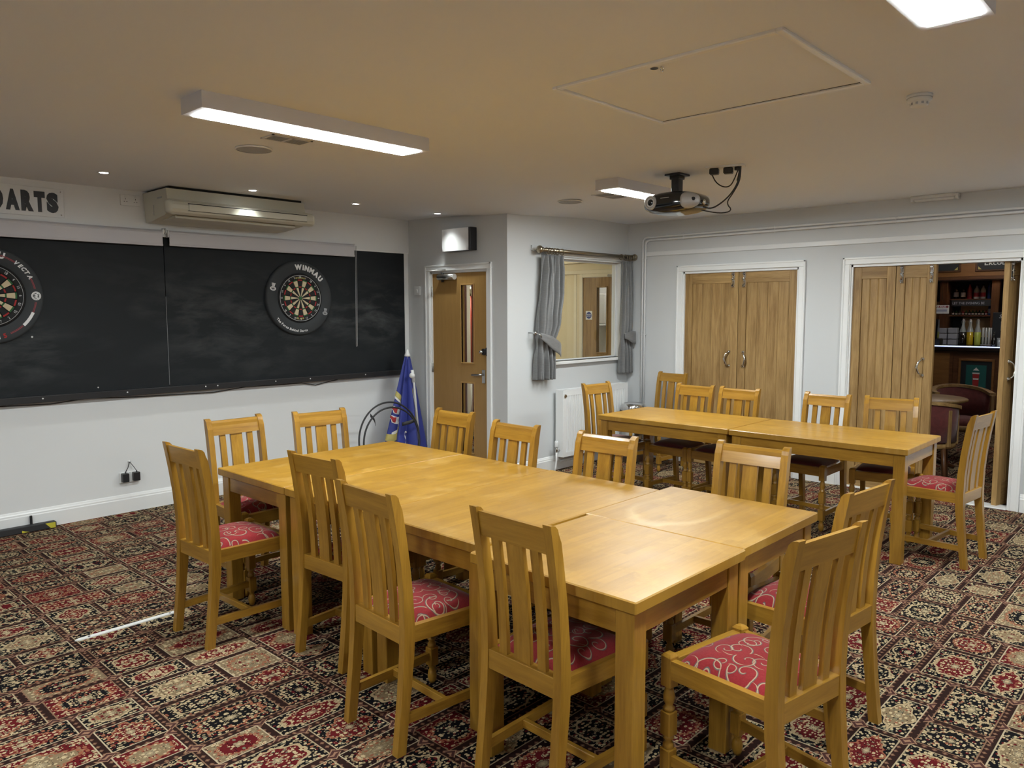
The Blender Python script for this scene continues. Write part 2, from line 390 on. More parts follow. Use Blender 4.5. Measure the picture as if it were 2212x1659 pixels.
# ------------------------------------------------------------------ mesh helpers
class MB:
    def __init__(s): s.v = []; s.f = []; s.sm = []
    def add(s, verts, faces, smooth=False, M=None):
        o = len(s.v)
        for p in verts:
            p = Vector(p); s.v.append(tuple(M @ p if M else p))
        for f in faces: s.f.append(tuple(i + o for i in f)); s.sm.append(smooth)
        return s
    def box(s, a, b, M=None):
        x0, y0, z0 = [min(p, q) for p, q in zip(a, b)]; x1, y1, z1 = [max(p, q) for p, q in zip(a, b)]
        return s.add([(x0, y0, z0), (x1, y0, z0), (x1, y1, z0), (x0, y1, z0), (x0, y0, z1), (x1, y0, z1), (x1, y1, z1), (x0, y1, z1)],
              [(0, 3, 2, 1), (4, 5, 6, 7), (0, 1, 5, 4), (1, 2, 6, 5), (2, 3, 7, 6), (3, 0, 4, 7)], M=M)
    def cbox(s, a, b, c=0.004, M=None):
        """box with chamfered edges"""
        lo = Vector([min(p, q) for p, q in zip(a, b)]); hi = Vector([max(p, q) for p, q in zip(a, b)])
        ce = (lo + hi) / 2; h = (hi - lo) / 2; c = min(c, min(h) * 0.9)
        bm = bmesh.new(); bmesh.ops.create_cube(bm, size=1.0)
        for v in bm.verts: v.co = Vector((v.co.x * 2 * h.x, v.co.y * 2 * h.y, v.co.z * 2 * h.z)) + ce
        bmesh.ops.bevel(bm, geom=bm.edges[:], offset=c, segments=1, affect='EDGES')
        bm.verts.index_update()
        s.add([v.co.copy() for v in bm.verts], [[v.index for v in f.verts] for f in bm.faces], M=M); bm.free()
        return s
    def prism(s, pts, axis, a, b, M=None, smooth=False):
        """extrude a 2D outline along an axis; pts are the two other coordinates in xyz order"""
        def mk(p, t):
            return {'x': (t, p[0], p[1]), 'y': (p[0], t, p[1]), 'z': (p[0], p[1], t)}[axis]
        n = len(pts)
        s.add([mk(p, a) for p in pts] + [mk(p, b) for p in pts],
              [tuple(range(n))[::-1], tuple(range(n, 2 * n))], M=M)
        s.add([mk(p, a) for p in pts] + [mk(p, b) for p in pts],
              [(i, (i + 1) % n, n + (i + 1) % n, n + i) for i in range(n)], smooth, M=M)
        return s
    def lathe(s, prof, seg=16, M=None, smooth=True, cap=True, arc=None):
        """revolve (r, z) profile about z"""
        n = len(prof); vs = []; fs = []
        full = arc is None; cnt = seg if full else seg + 1
        for i in range(cnt):
            a = 2 * pi * i / seg if full else arc[0] + (arc[1] - arc[0]) * i / seg
            for r, z in prof: vs.append((r * cos(a), r * sin(a), z))
        for i in range(seg):
            j = (i + 1) % cnt
            for k in range(n - 1): fs.append((i * n + k, j * n + k, j * n + k + 1, i * n + k + 1))
        s.add(vs, fs, smooth, M=M)
        if cap and full:
            if prof[0][0] > 1e-6: s.add([vs[i * n] for i in range(seg)], [tuple(range(seg))[::-1]], M=M)
            if prof[-1][0] > 1e-6: s.add([vs[i * n + n - 1] for i in range(seg)], [tuple(range(seg))], M=M)
        return s
    def tube(s, pts, r, seg=8, M=None, closed=False):
        pts = [Vector(p) for p in pts]; n = len(pts); rings = []
        up = Vector((0, 0, 1))
        prevx = None
        for i, p in enumerate(pts):
            if closed: t = pts[(i + 1) % n] - pts[i - 1]
            else: t = pts[min(i + 1, n - 1)] - pts[max(i - 1, 0)]
            t.normalize()
            x = (up.cross(t) if abs(t.dot(up)) < 0.97 else Vector((1, 0, 0)).cross(t)) if prevx is None else prevx - t * prevx.dot(t)
            x.normalize(); prevx = x; y = t.cross(x)
            rr = r[i] if isinstance(r, (list, tuple)) else r
            rings.append([p + x * rr * cos(2 * pi * k / seg) + y * rr * sin(2 * pi * k / seg) for k in range(seg)])
        vs = [q for g in rings for q in g]; fs = []
        for i in range(n if closed else n - 1):
            j = (i + 1) % n
            for k in range(seg): fs.append((i * seg + k, i * seg + (k + 1) % seg, j * seg + (k + 1) % seg, j * seg + k))
        s.add(vs, fs, True, M=M)
        if not closed: s.add(rings[0], [tuple(range(seg))[::-1]], M=M); s.add(rings[-1], [tuple(range(seg))], M=M)
        return s
    def cyl(s, a, b, r, seg=16, M=None): return s.tube([a, b], r, seg, M)
    def grid(s, fn, nu, nv, smooth=True, M=None):
        vs = [fn(i / nu, j / nv) for i in range(nu + 1) for j in range(nv + 1)]
        fs = [(i * (nv + 1) + j, (i + 1) * (nv + 1) + j, (i + 1) * (nv + 1) + j + 1, i * (nv + 1) + j + 1) for i in range(nu) for j in range(nv)]
        return s.add(vs, fs, smooth, M=M)
    def mesh(s, name, mat, fix=True):
        me = bpy.data.meshes.new(name); me.from_pydata(s.v, [], s.f)
        me.polygons.foreach_set('use_smooth', s.sm)
        if fix:
            bm = bmesh.new(); bm.from_mesh(me); bmesh.ops.remove_doubles(bm, verts=bm.verts[:], dist=1e-6)
            bmesh.ops.recalc_face_normals(bm, faces=bm.faces[:]); bm.to_mesh(me); bm.free()
        me.materials.append(MATS[mat]); me.update()
        return me
    def build(s, name, mat, parent=None, fix=True):
        o = bpy.data.objects.new(name, s.mesh(name, mat, fix)); COL.objects.link(o)
        if parent is not None: o.parent = parent
        return o
def tag(o, label=None, cat=None, group=None, kind=None):
    if label: o['label'] = label
    if cat: o['category'] = cat
    if group: o['group'] = group
    if kind: o['kind'] = kind
    return o
def empty(name, loc=(0, 0, 0), rz=0.0, label=None, cat=None, group=None, kind=None):
    o = bpy.data.objects.new(name, None); COL.objects.link(o); o.location = loc; o.rotation_euler = (0, 0, rz)
    o.empty_display_size = 0.05
    return tag(o, label, cat, group, kind)
def struct(name, mb, mat, label, cat, parent=None):
    o = mb.build(name, mat, parent); tag(o, label, cat, kind='structure'); return o
def place_mesh(name, me, parent=None, M=None):
    o = bpy.data.objects.new(name, me); COL.objects.link(o)
    if parent is not None: o.parent = parent
    if M is not None: o.matrix_basis = M
    return o
def copy_tree(root):
    c = root.copy(); COL.objects.link(c)
    for ch in root.children:
        k = ch.copy(); COL.objects.link(k); k.parent = c
        for g in ch.children:
            q = g.copy(); COL.objects.link(q); q.parent = k
    return c
def T(x, y, z): return Matrix.Translation((x, y, z))
def RZ(a): return Matrix.Rotation(a, 4, 'Z')
def RX(a): return Matrix.Rotation(a, 4, 'X')
def RY(a): return Matrix.Rotation(a, 4, 'Y')
# frames for flat print: text lies in local xy, facing +z
ON_A = Matrix(((1, 0, 0, 0), (0, 0, -1, 0), (0, 1, 0, 0), (0, 0, 0, 1)))        # wall facing -Y : right = +X, up = +Z
ON_X = Matrix(((0, 0, -1, 0), (-1, 0, 0, 0), (0, 1, 0, 0), (0, 0, 0, 1)))       # wall facing -X : right = -Y, up = +Z
def text_verts(s, size=1.0, offset=0.0, ext=0.0, xs=1.0, shear=0.0):
    cu = bpy.data.curves.new('t', 'FONT'); cu.body = s; cu.size = size; cu.offset = offset; cu.extrude = ext; cu.shear = shear
    cu.resolution_u = 3
    o = bpy.data.objects.new('t', cu); COL.objects.link(o)
    dg = bpy.context.evaluated_depsgraph_get(); me = bpy.data.meshes.new_from_object(o.evaluated_get(dg))
    vs = [Vector((v.co.x * xs, v.co.y, v.co.z)) for v in me.vertices]; fs = [tuple(p.vertices) for p in me.polygons]
    bpy.data.objects.remove(o); bpy.data.curves.remove(cu); bpy.data.meshes.remove(me)
    return vs, fs
def text_into(mb, s, M, size, offset=0.0, xs=1.0, ext=0.0005, align='C', shear=0.0):
    vs, fs = text_verts(s, size, offset, ext, xs, shear)
    if not vs: return 0
    lo = min(v.x for v in vs); hi = max(v.x for v in vs)
    sh = -(lo + hi) / 2 if align == 'C' else (-lo if align == 'L' else -hi)
    mb.add([v + Vector((sh, 0, 0)) for v in vs], fs, M=M); return hi - lo
def text_obj(name, s, mat, parent, M, size, **kw):
    mb = MB(); text_into(mb, s, M, size, **kw); return mb.build(name, mat, parent, fix=False)
def arc_text(mb, s, M, radius, a_mid, size, inward=False, gap=0.12, **kw):
    """text along a circle in local xy; inward=True writes along the bottom"""
    parts = []
    for ch in s:
        if ch == ' ': parts.append((None, size * 0.32)); continue
        vs, fs = text_verts(ch, size, kw.get('offset', 0), 0.0005, kw.get('xs', 1.0), kw.get('shear', 0.0))
        lo = min(v.x for v in vs); hi = max(v.x for v in vs)
        parts.append((([v - Vector(((lo + hi) / 2, 0, 0)) for v in vs], fs), hi - lo + size * gap))
    tot = sum(p[1] for p in parts) / radius
    sgn = 1 if inward else -1
    a = a_mid - sgn * tot / 2
    for p, wd in parts:
        a += sgn * wd / radius / 2
        if p:
            rot = (a + pi / 2) if inward else (a - pi / 2)
            rr = radius + (size * 0.36 if inward else -size * 0.36)
            mb.add(p[0], p[1], M=M @ T(rr * cos(a), rr * sin(a), 0) @ RZ(rot))
        a += sgn * wd / radius / 2

# ================================================================== THE ROOM SHELL
mb = MB(); mb.box((XMIN - 0.2, YMIN - 0.2, -0.1), (13.4, 9.2, 0.0))
struct('floor', mb, 'carpet', 'patchwork oriental pattern carpet in maroon, black and cream', 'carpet')

def ceil_z(x, y):
    d2 = (x - XB) ** 2 + (y - YC) ** 2
    return ZC - 0.055 * math.exp(-d2 / 0.55)
mb = MB()
xs = [XMIN - 0.2 + (13.4 - XMIN + 0.2) * i / 75 for i in range(76)]; ys = [YMIN - 0.2 + (9.4 - YMIN) * i / 58 for i in range(59)]
mb.add([(x, y, ceil_z(x, y)) for x in xs for y in ys], [(i * 59 + j, i * 59 + j + 1, (i + 1) * 59 + j + 1, (i + 1) * 59 + j) for i in range(75) for j in range(58)], True)
mb.box((XMIN - 0.2, YMIN - 0.2, ZC + 0.06), (13.4, 9.2, ZC + 0.14))
struct('ceiling', mb, 'ceiling_paint', 'flat off-white painted ceiling over the whole room', 'ceiling')

# wall A (left, with the black board)
mb = MB(); mb.box((XMIN, YA, -0.02), (XB + 0.1, YA + 0.15, 2.6)); mb.box((XMIN, YA - 0.035, 2.20), (XB, YA, 2.6))
struct('wall_left', mb, 'wall_paint_white', 'pale grey wall carrying the long black board', 'wall')
# wall B (door)
D1, D2, DZ = 5.985, 5.160, 1.990
mb = MB(); mb.box((XB, YC - 0.0, -0.02), (XB + 0.12, D2 - 0.0, 2.6)); mb.box((XB, D1, -0.02), (XB + 0.12, YA + 0.02, 2.6)); mb.box((XB, D2, DZ), (XB + 0.12, D1, 2.6))
struct('wall_door', mb, 'wall_paint', 'short blue-grey wall with the single oak door', 'wall')
# wall C (interior window)
WX0, WX1, WZ0, WZ1 = 5.74, 6.955, 1.090, 2.125
mb = MB(); mb.box((XB + 0.12, YC, -0.02), (WX0, YC + 0.12, 2.6)); mb.box((WX1, YC, -0.02), (XD, YC + 0.12, 2.6))
mb.box((WX0, YC, -0.02), (WX1, YC + 0.12, WZ0)); mb.box((WX0, YC, WZ1), (WX1, YC + 0.12, 2.6))
struct('wall_window', mb, 'wall_paint', 'blue-grey wall with the curtained inner window', 'wall')
# wall D (double doors)
E1, E2, E3, E4 = 4.215, 2.980, 2.520, 1.215
ZO = 1.995
mb = MB()
mb.box((XD, E1, -0.02), (XD + 0.12, YC + 0.12, 2.6)); mb.box((XD, E2, ZO), (XD + 0.12, E1, 2.6)); mb.box((XD, E3, -0.02), (XD + 0.12, E2, 2.6))
mb.box((XD, E4, ZO), (XD + 0.12, E3, 2.6)); mb.box((XD, YMIN, -0.02), (XD + 0.12, E4, 2.6))
struct('wall_right', mb, 'wall_paint', 'blue-grey wall with two pairs of oak folding doors', 'wall')
mb = MB(); mb.box((XMIN - 0.15, YMIN, -0.02), (XMIN, YA + 0.15, 2.6))
struct('wall_behind', mb, 'wall_paint_white', 'plain pale wall behind the viewer', 'wall')
mb = MB(); mb.box((XMIN - 0.15, YMIN - 0.15, -0.02), (XD + 0.12, YMIN, 2.6))
struct('wall_near', mb, 'wall_paint_white', 'plain pale wall beside the viewer', 'wall')

# skirting boards: moulded profile
SKP = [(0, 0), (0.018, 0), (0.018, 0.105), (0.013, 0.112), (0.013, 0.122), (0.009, 0.130), (0.006, 0.140), (0.0, 0.145)]
def skirt(name, label, axis, wallpos, a, b):
    mb = MB()
    if axis == 'x': mb.prism([(wallpos - d, z) for d, z in SKP], 'x', a, b)
    else:
        n = len(SKP); pts = [(wallpos - d, z) for d, z in SKP]
        mb.add([(p[0], a, p[1]) for p in pts] + [(p[0], b, p[1]) for p in pts], [tuple(range(n)), tuple(range(n, 2 * n))[::-1]] + [(i, n + i, n + (i + 1) % n, (i + 1) % n) for i in range(n)])
    struct(name, mb, 'gloss_white', label, 'skirting board')
skirt('baseboard_left', 'white moulded skirting along the black board wall', 'x', YA, XMIN, XB)
skirt('baseboard_window', 'white moulded skirting below the radiator', 'x', YC, XB, XD)
skirt('baseboard_door', 'white skirting between corner and single door', 'y', XB, YC, D2 - 0.065)
skirt('baseboard_corner', 'short white skirting between single door and board wall', 'y', XB, D1 + 0.065, YA)
skirt('baseboard_right', 'white skirting between the two pairs of folding doors', 'y', XD, E3 + 0.065, E2 - 0.065)
skirt('baseboard_far', 'white skirting between window corner and closed folding doors', 'y', XD, E1 + 0.065, YC)
skirt('baseboard_end', 'white skirting beyond the open folding doors', 'y', XD, YMIN, E4 - 0.065)

def architrave(name, label, X, y0, y1, ztop, wd=0.062):
    """white door casing on a wall facing -X around opening y0..y1"""
    r = empty(name, (X, (y0 + y1) / 2, 0), 0, label, 'door frame', kind='structure')
    ox, oy = X, (y0 + y1) / 2
    for nm, a, b in (('jamb_casing', (y0 - wd, 0.0), (y0, ztop)), ('jamb_casing', (y1, 0.0), (y1 + wd, ztop)), ('head_casing', (y0 - wd, ztop), (y1 + wd, ztop + wd))):
        m = MB(); m.cbox((-0.020, a[0] - oy, a[1]), (0.0, b[0] - oy, b[1]), 0.004)
        # raised outer bead
        if nm == 'jamb_casing':
            q = a[0] if a[0] < y0 else b[0]; s_ = 1 if a[0] < y0 else -1
            m.cbox((-0.026, q - oy, a[1]), (-0.018, q + s_ * 0.018 - oy, b[1] + (wd if True else 0)), 0.003)
        else: m.cbox((-0.026, a[0] - oy, b[1] - 0.018), (-0.018, b[0] - oy, b[1]), 0.003)
        if nm == 'jamb_casing':
            q2 = b[0] if a[0] < y0 else a[0]
            m.cbox((-0.012, q2 - oy - (0.0 if s_ < 0 else -0.0) , a[1]), (0.0, q2 + s_ * 0.008 - oy, b[1]), 0.002)
        m.build(nm, 'gloss_white', r)
    for a, b in (((y0, 0), (y0 + 0.022, ztop)), ((y1 - 0.022, 0), (y1, ztop)), ((y0, ztop - 0.022), (y1, ztop))):
        m = MB(); m.box((0.0, a[0] - oy, a[1]), (0.12, b[0] - oy, b[1])); m.build('lining', 'gloss_white', r)
    return r
architrave('trim_1', 'white casing around the single oak door', XB, D2 + 0.0, D1, DZ)
architrave('trim_2', 'white casing around the closed pair of folding doors', XD, E2, E1, ZO)
architrave('trim_3', 'white casing around the open folding doors', XD, E4, E3, ZO)
mb = MB(); mb.cbox((XD - 0.016, YMIN, 2.174), (XD, 4.66, 2.220), 0.004)
struct('trim_4', mb, 'satin_white', 'flat painted rail running above both pairs of folding doors', 'wall rail')
mb = MB(); mb.cbox((XD - 0.03, E4 + 0.022, 0.0), (XD + 0.12, E3 - 0.022, 0.012), 0.004)
struct('trim_5', mb, 'gloss_white', 'white threshold strip under the open folding doors', 'threshold')
mb = MB(); mb.box((5.094, YA - 0.022, 0.935), (5.146, YA, 2.20)); mb.box((4.40, YA - 0.03, 2.188), (5.146, YA - 0.0, 2.203))
struct('trim_6', mb, 'gloss_white', 'white edging strip at the end of the black board', 'edging strip')

# ================================================================== DOORS
def door_single():
    r = empty('door_1', (XB + 0.012, D2 + 0.022, 0.0), 0, 'plain oak veneer door with two narrow glass slots and overhead closer', 'door', kind='structure')
    W = D1 - D2 - 0.044; Z0, Z1 = 0.006, DZ - 0.024
    gy0, gy1 = 5.368 - D2 - 0.022, 5.540 - D2 - 0.022
    g = ((1.090, 1.845), (0.20, 0.885))
    m = MB()
    m.box((0, 0, Z0), (0.044, gy0, Z1)); m.box((0, gy1, Z0), (0.044, W, Z1))
    m.box((0, gy0, g[0][1]), (0.044, gy1, Z1)); m.box((0, gy0, g[1][1]), (0.044, gy1, g[0][0])); m.box((0, gy0, Z0), (0.044, gy1, g[1][0]))
    m.build('leaf', 'door_z', r)
    for z0, z1 in g:
        b = MB(); t = 0.014
        for a, c in (((gy0 - t, z0 - t), (gy0, z1 + t)), ((gy1, z0 - t), (gy1 + t, z1 + t)), ((gy0, z1), (gy1, z1 + t)), ((gy0, z0 - t), (gy1, z0))):
            b.cbox((-0.007, a[0], a[1]), (0.02, c[0], c[1]), 0.003)
        b.build('bead', 'door_z', r)
        MB().box((0.020, gy0, z0), (0.025, gy1, z1)).build('pane', 'pane_glass', r)
    for z in (0.285, 1.02, 1.79):
        m = MB(); m.cbox((-0.008, W - 0.006, z - 0.05), (0.0, W + 0.02, z + 0.05), 0.002); m.cyl((-0.010, W + 0.004, z - 0.05), (-0.010, W + 0.004, z + 0.05), 0.006, 10)
        m.build('hinge', 'brushed_steel', r)
    # closer: horizontal cylinder body, cap, arm
    yc = 5.72 - D2 - 0.022
    c = MB(); c.cyl((-0.032, yc - 0.115, 1.930), (-0.032, yc + 0.115, 1.930), 0.030, 20); c.box((-0.03, yc - 0.10, 1.905), (0, yc + 0.10, 1.95))
    co = c.build('door_closer', 'brushed_steel', r)
    MB().cyl((-0.032, yc - 0.120, 1.930), (-0.032, yc - 0.112, 1.930), 0.0285, 20).build('end_cap', 'white_plastic', co)
    MB().tube([(-0.033, yc + 0.055, 1.955), (-0.036, yc + 0.06, 1.985), (-0.14, yc + 0.17, 1.992), (-0.03, yc + 0.01, 2.004)], 0.006, 8).build('closer_arm', 'brushed_steel', co)
    MB().cyl((-0.033, yc + 0.055, 1.88), (-0.033, yc + 0.055, 1.968), 0.014, 12).build('spindle', 'black_plastic', co)
    # lever handle with back plate, cylinder lock
    hy = 0.030
    h = MB(); h.cbox((-0.008, hy - 0.004, 0.900), (0.0, hy + 0.040, 1.030), 0.003); ho = h.build('handle_plate', 'brushed_steel', r)
    MB().tube([(-0.008, hy + 0.018, 0.985), (-0.045, hy + 0.018, 0.985), (-0.050, hy + 0.03, 0.983), (-0.050, hy + 0.135, 0.977)], 0.0095, 10).build('lever', 'brushed_steel', ho)
    l = MB(); l.cyl((0, 0.028, 1.205), (-0.028, 0.028, 1.205), 0.030, 18); lo = l.build('rim_lock', 'black_plastic', r)
    k = MB(); k.lathe([(0.0, 0.0), (0.014, 0.0), (0.012, 0.018), (0.018, 0.030), (0.015, 0.044), (0.0, 0.046)], 14, T(-0.026, 0.028, 1.205) @ RY(-pi / 2)); k.build('lock_knob', 'chrome', lo)
    MB().cbox((-0.020, -0.016, 1.165), (0.0, 0.006, 1.245), 0.003).build('lock_keep', 'black_plastic', lo)
    return r
door_single()

def leaf(name, parent, M, W, H, handle=None, bolt=None, side=1, boards=4):
    """framed and boarded oak leaf in local: y 0..W, z 0..H, front face at x=0 looking to -x"""
    r = bpy.data.objects.new(name, None); COL.objects.link(r); r.parent = parent; r.matrix_basis = M; r.empty_display_size = 0.05
    th = 0.040; st = 0.080 if W > 0.45 else 0.070; tr = 0.105; brl = 0.19
    for y0, y1 in ((0, st), (W - st, W)): MB().cbox((0, y0, 0), (th, y1, H), 0.0015).build('stile', 'oak_z', r)
    for z0, z1 in ((H - tr, H), (0, brl)): MB().cbox((0, st, z0), (th, W - st, z1), 0.0015).build('rail', 'oak_y', r)
    bw = (W - 2 * st) / boards
    for i in range(boards):
        y0 = st + i * bw; y1 = y0 + bw
        m = MB(); c = 0.006
        m.prism([(0.008 + c, y0), (0.008, y0 + c), (0.008, y1 - c), (0.008 + c, y1), (0.032, y1), (0.032, y0)], 'z', brl, H - tr)
        m.build('board', 'oak_z', r)
    if handle is not None:
        hy, hz = handle; s = side; m = MB()
        m.tube([(-0.012, hy, hz - 0.07), (-0.030, hy - s * 0.022, hz - 0.048), (-0.036, hy - s * 0.036, hz), (-0.030, hy - s * 0.022, hz + 0.048), (-0.012, hy, hz + 0.07)], [0.007, 0.008, 0.009, 0.008, 0.007], 10)
        for dz in (-0.07, 0.07): m.lathe([(0.017, 0), (0.017, 0.004), (0.009, 0.008), (0.008, 0.016), (0.0, 0.017)], 14, T(0, hy, hz + dz) @ RY(-pi / 2))
        m.build('pull_handle', 'chrome', r)
    for by in (bolt or []):
        m = MB(); m.cbox((-0.005, by - 0.012, H - 0.150), (0.0, by + 0.012, H - 0.006), 0.002); m.cyl((-0.012, by, H - 0.150), (-0.012, by, H - 0.002), 0.0065, 10)
        m.cyl((-0.012, by, H - 0.145), (-0.028, by, H - 0.145), 0.006, 8)
        for dz in (0.02, 0.07, 0.13): m.cbox((-0.021, by - 0.013, H - dz - 0.006), (-0.003, by + 0.013, H - dz + 0.006), 0.002)
        m.build('bolt', 'chrome', r)
    return r
HL = 1.966
d = empty('door_2', (XD + 0.02, E2 + 0.022, 0.0), 0, 'closed pair of boarded oak doors with chrome pull handles', 'double door', kind='structure')
wl = (E1 - E2 - 0.044) / 2 - 0.003
leaf('door_leaf', d, T(0, 0, 0.006), wl, HL, (wl - 0.060, 1.105), [wl - 0.055], side=1)
leaf('door_leaf', d, T(0, wl + 0.006, 0.006), wl, HL, (0.085, 1.105), [0.055], side=-1)
d = empty('door_3', (XD + 0.02, E3 - 0.022, 0.0), 0, 'folding oak door leaves standing half across the opening to the bar', 'folding door', kind='structure')
lw = 0.348
a1 = R(1.0)
leaf('door_leaf', d, RZ(a1) @ T(0, -lw, 0.006), lw, HL, None, None, boards=3)
p2 = RZ(a1) @ Vector((0, -lw - 0.006, 0))
leaf('door_leaf', d, Matrix.Translation(p2) @ RZ(R(-2.5)) @ T(0, -0.315, 0.006), 0.315, HL, (0.075, 1.105), [0.270, 0.035], side=-1, boards=3)
d = empty('door_4', (XD + 0.045, 1.318, 0.0), 0, 'oak folding door leaf swung edge-on at the end of the bar opening', 'folding door', kind='structure')
leaf('door_leaf', d, RZ(R(77.0)) @ T(0.0, -0.372, 0.006), 0.372, HL, (0.300, 1.105), [0.335], side=1, boards=3)
leaf('door_leaf', d, T(0.41, -0.035, 0) @ RZ(R(93.0)) @ T(0.045, 0.0, 0.006), 0.36, HL, None, None, boards=3)

# ================================================================== INNER WINDOW, CURTAINS
wn = empty('window_1', (WX0, YC, WZ0), 0, 'white framed inner window looking into the cream lobby', 'window', kind='structure')
ww, wh = WX1 - WX0, WZ1 - WZ0
for nm, a, b in (('casing', (-0.055, -0.016, -0.0), (0.0, 0.0, wh + 0.035)), ('casing', (ww, -0.016, -0.0), (ww + 0.055, 0.0, wh + 0.035)), ('casing', (0, -0.016, wh), (ww, 0.0, wh + 0.035)),
                 ('lining', (0, 0.0, 0), (0.018, 0.12, wh)), ('lining', (ww - 0.018, 0.0, 0), (ww, 0.12, wh)), ('lining', (0, 0, wh - 0.018), (ww, 0.12, wh)),
                 ('sill', (-0.06, -0.045, -0.030), (ww + 0.06, 0.12, 0.0))):
    MB().cbox(a, b, 0.004).build(nm, 'gloss_white', wn)
MB().box((0.018, 0.07, 0.0), (ww - 0.018, 0.076, wh - 0.018)).build('pane', 'pane_glass', wn)
for a, b in (((0.018, 0.056, 0), (0.034, 0.07, wh - 0.018)), ((ww - 0.034, 0.056, 0), (ww - 0.018, 0.07, wh - 0.018)), ((0.018, 0.056, wh - 0.034), (ww - 0.018, 0.07, wh - 0.018)), ((0.018, 0.056, 0), (ww - 0.018, 0.07, 0.016))):
    MB().cbox(a, b, 0.003).build('glazing_bead', 'gloss_white', wn)

cp = empty('curtain_pole', (5.53, YC - 0.10, 2.170), 0, 'satin metal curtain pole with ball ends above the inner window', 'curtain pole')
PL = 1.475
MB().cyl((0, 0, 0), (PL, 0, 0), 0.0170, 16).build('pole', 'satin_brass', cp)
for x, s in ((0, -1), (PL, 1)):
    MB().lathe([(0.016, 0), (0.020, 0.004), (0.020, 0.012), (0.013, 0.018), (0.024, 0.028), (0.030, 0.042), (0.027, 0.057), (0.014, 0.068), (0, 0.070)], 18, T(x, 0, 0) @ RY(s * pi / 2) @ Matrix.Diagonal((1.25, 1.25, 1.0, 1.0))).build('finial', 'satin_brass', cp)
def torus(m, c, R_, r, axis='x', n=24, seg=8):
    P = []
    for i in range(n):
        a = 2 * pi * i / n
        q = (0, R_ * cos(a), R_ * sin(a)) if axis == 'x' else ((R_ * cos(a), 0, R_ * sin(a)) if axis == 'y' else (R_ * cos(a), R_ * sin(a), 0))
        P.append(Vector(c) + Vector(q))
    m.tube(P, r, seg, closed=True)
for x in (0.055, 0.095, 0.135, 0.175, 0.215, 0.285, PL - 0.20, PL - 0.125, PL - 0.085, PL - 0.045, PL - 0.015):
    m = MB(); torus(m, (x, 0, -0.008), 0.028, 0.0035); m.cyl((x, 0, -0.033), (x, 0, -0.045), 0.003, 6); m.build('curtain_ring', 'satin_brass', cp)
for x in (0.03, PL - 0.03):
    m = MB(); m.cyl((x, 0.0, 0), (x, 0.083, 0), 0.008, 10); m.lathe([(0.022, 0), (0.022, 0.006), (0.01, 0.01)], 14, T(x, 0.083, 0) @ RX(pi / 2)); m.build('bracket', 'satin_brass', cp)
mb = MB(); mb.cbox((5.47, YC - 0.018, 2.165), (XD - 0.002, YC, 2.215), 0.003)
struct('trim_7', mb, 'wall_paint', 'painted batten fixed behind the curtain pole', 'batten')

def curtain(name, label, keys, loops, ztop, zbot, ztie, tie, amp=0.044):
    """keys: (z, xleft, xright) from top to bottom"""
    ks = sorted(keys, reverse=True)
    def edge(z, k):
        for (za, *a), (zb, *b) in zip(ks, ks[1:]):
            if za >= z >= zb:
                t = (za - z) / (za - zb); t = t * t * (3 - 2 * t)
                return a[k] + (b[k] - a[k]) * t
        return ks[-1][1 + k]
    ox, oy = keys[0][1], YC - 0.085
    root = empty(name, (ox, oy, 0), 0, label, 'curtain', 'grey curtains at the inner window')
    def fn(s, t):
        z = ztop + (zbot - ztop) * t
        a, b = edge(z, 0), edge(z, 1)
        head = max(0.0, 1 - (ztop - z) / 0.13)
        A = amp * (0.75 + 0.5 * t) * (1 - 0.45 * head)
        pinch = math.exp(-((z - ztie) / 0.10) ** 2)
        A *= 1 - 0.5 * pinch
        ph = 2 * pi * loops * s
        y = A * sin(ph) + 0.35 * A * sin(2.3 * ph + 3 * t + 1.0) + 0.004 * sin(31 * s + 9 * t)
        if head > 0: y += 0.010 * sin(2 * pi * loops * 2 * s) * head
        x = a + (b - a) * s + 0.006 * sin(ph * 1.0 + 5 * t)
        return (x - ox, y, z)
    m = MB(); m.grid(fn, 110, 60); o = m.build('drape', 'curtain_cloth', root)
    md = o.modifiers.new('thickness', 'SOLIDIFY'); md.thickness = 0.003
    (xa, za), (xb, zb), th = tie
    n = 14
    def tb(s, t):
        x = xa + (xb - xa) * s; z = za + (zb - za) * s - th * (t - 0.5) * (0.45 + 0.55 * min(1, s * 2.2))
        wrap = max(0.0, (s - 0.86) / 0.14)
        return (x - ox, -0.070 - 0.012 * sin(pi * s) + 0.02 * wrap + 0.018 * max(0, 0.2 - s) * 5, z)
    m = MB(); m.grid(tb, n, 4); q = m.build('tieback', 'curtain_cloth', root)
    md = q.modifiers.new('thickness', 'SOLIDIFY'); md.thickness = 0.006
    return root, ox, oy
c1, ox, oy = curtain('curtain', 'long grey curtain tied back to the left of the inner window',
        [(2.125, 5.545, 5.868), (2.0, 5.545, 5.865), (1.80, 5.525, 5.850), (1.50, 5.495, 5.800), (1.30, 5.482, 5.742), (1.10, 5.468, 5.722), (0.93, 5.462, 5.715)], 4.3, 2.125, 0.932, 1.27, ((5.452, 1.362), (5.768, 1.205), 0.125))
m = MB(); m.tube([(5.437 - ox, YC - oy, 1.385), (5.437 - ox, -0.01, 1.385), (5.437 - ox, -0.055, 1.375), (5.470 - ox, -0.06, 1.345)], 0.006, 8); m.lathe([(0.02, 0), (0.02, 0.006), (0, 0.01)], 12, T(5.437 - ox, -0.01, 1.385) @ RX(pi / 2)); m.build('holdback_hook', 'chrome', c1)
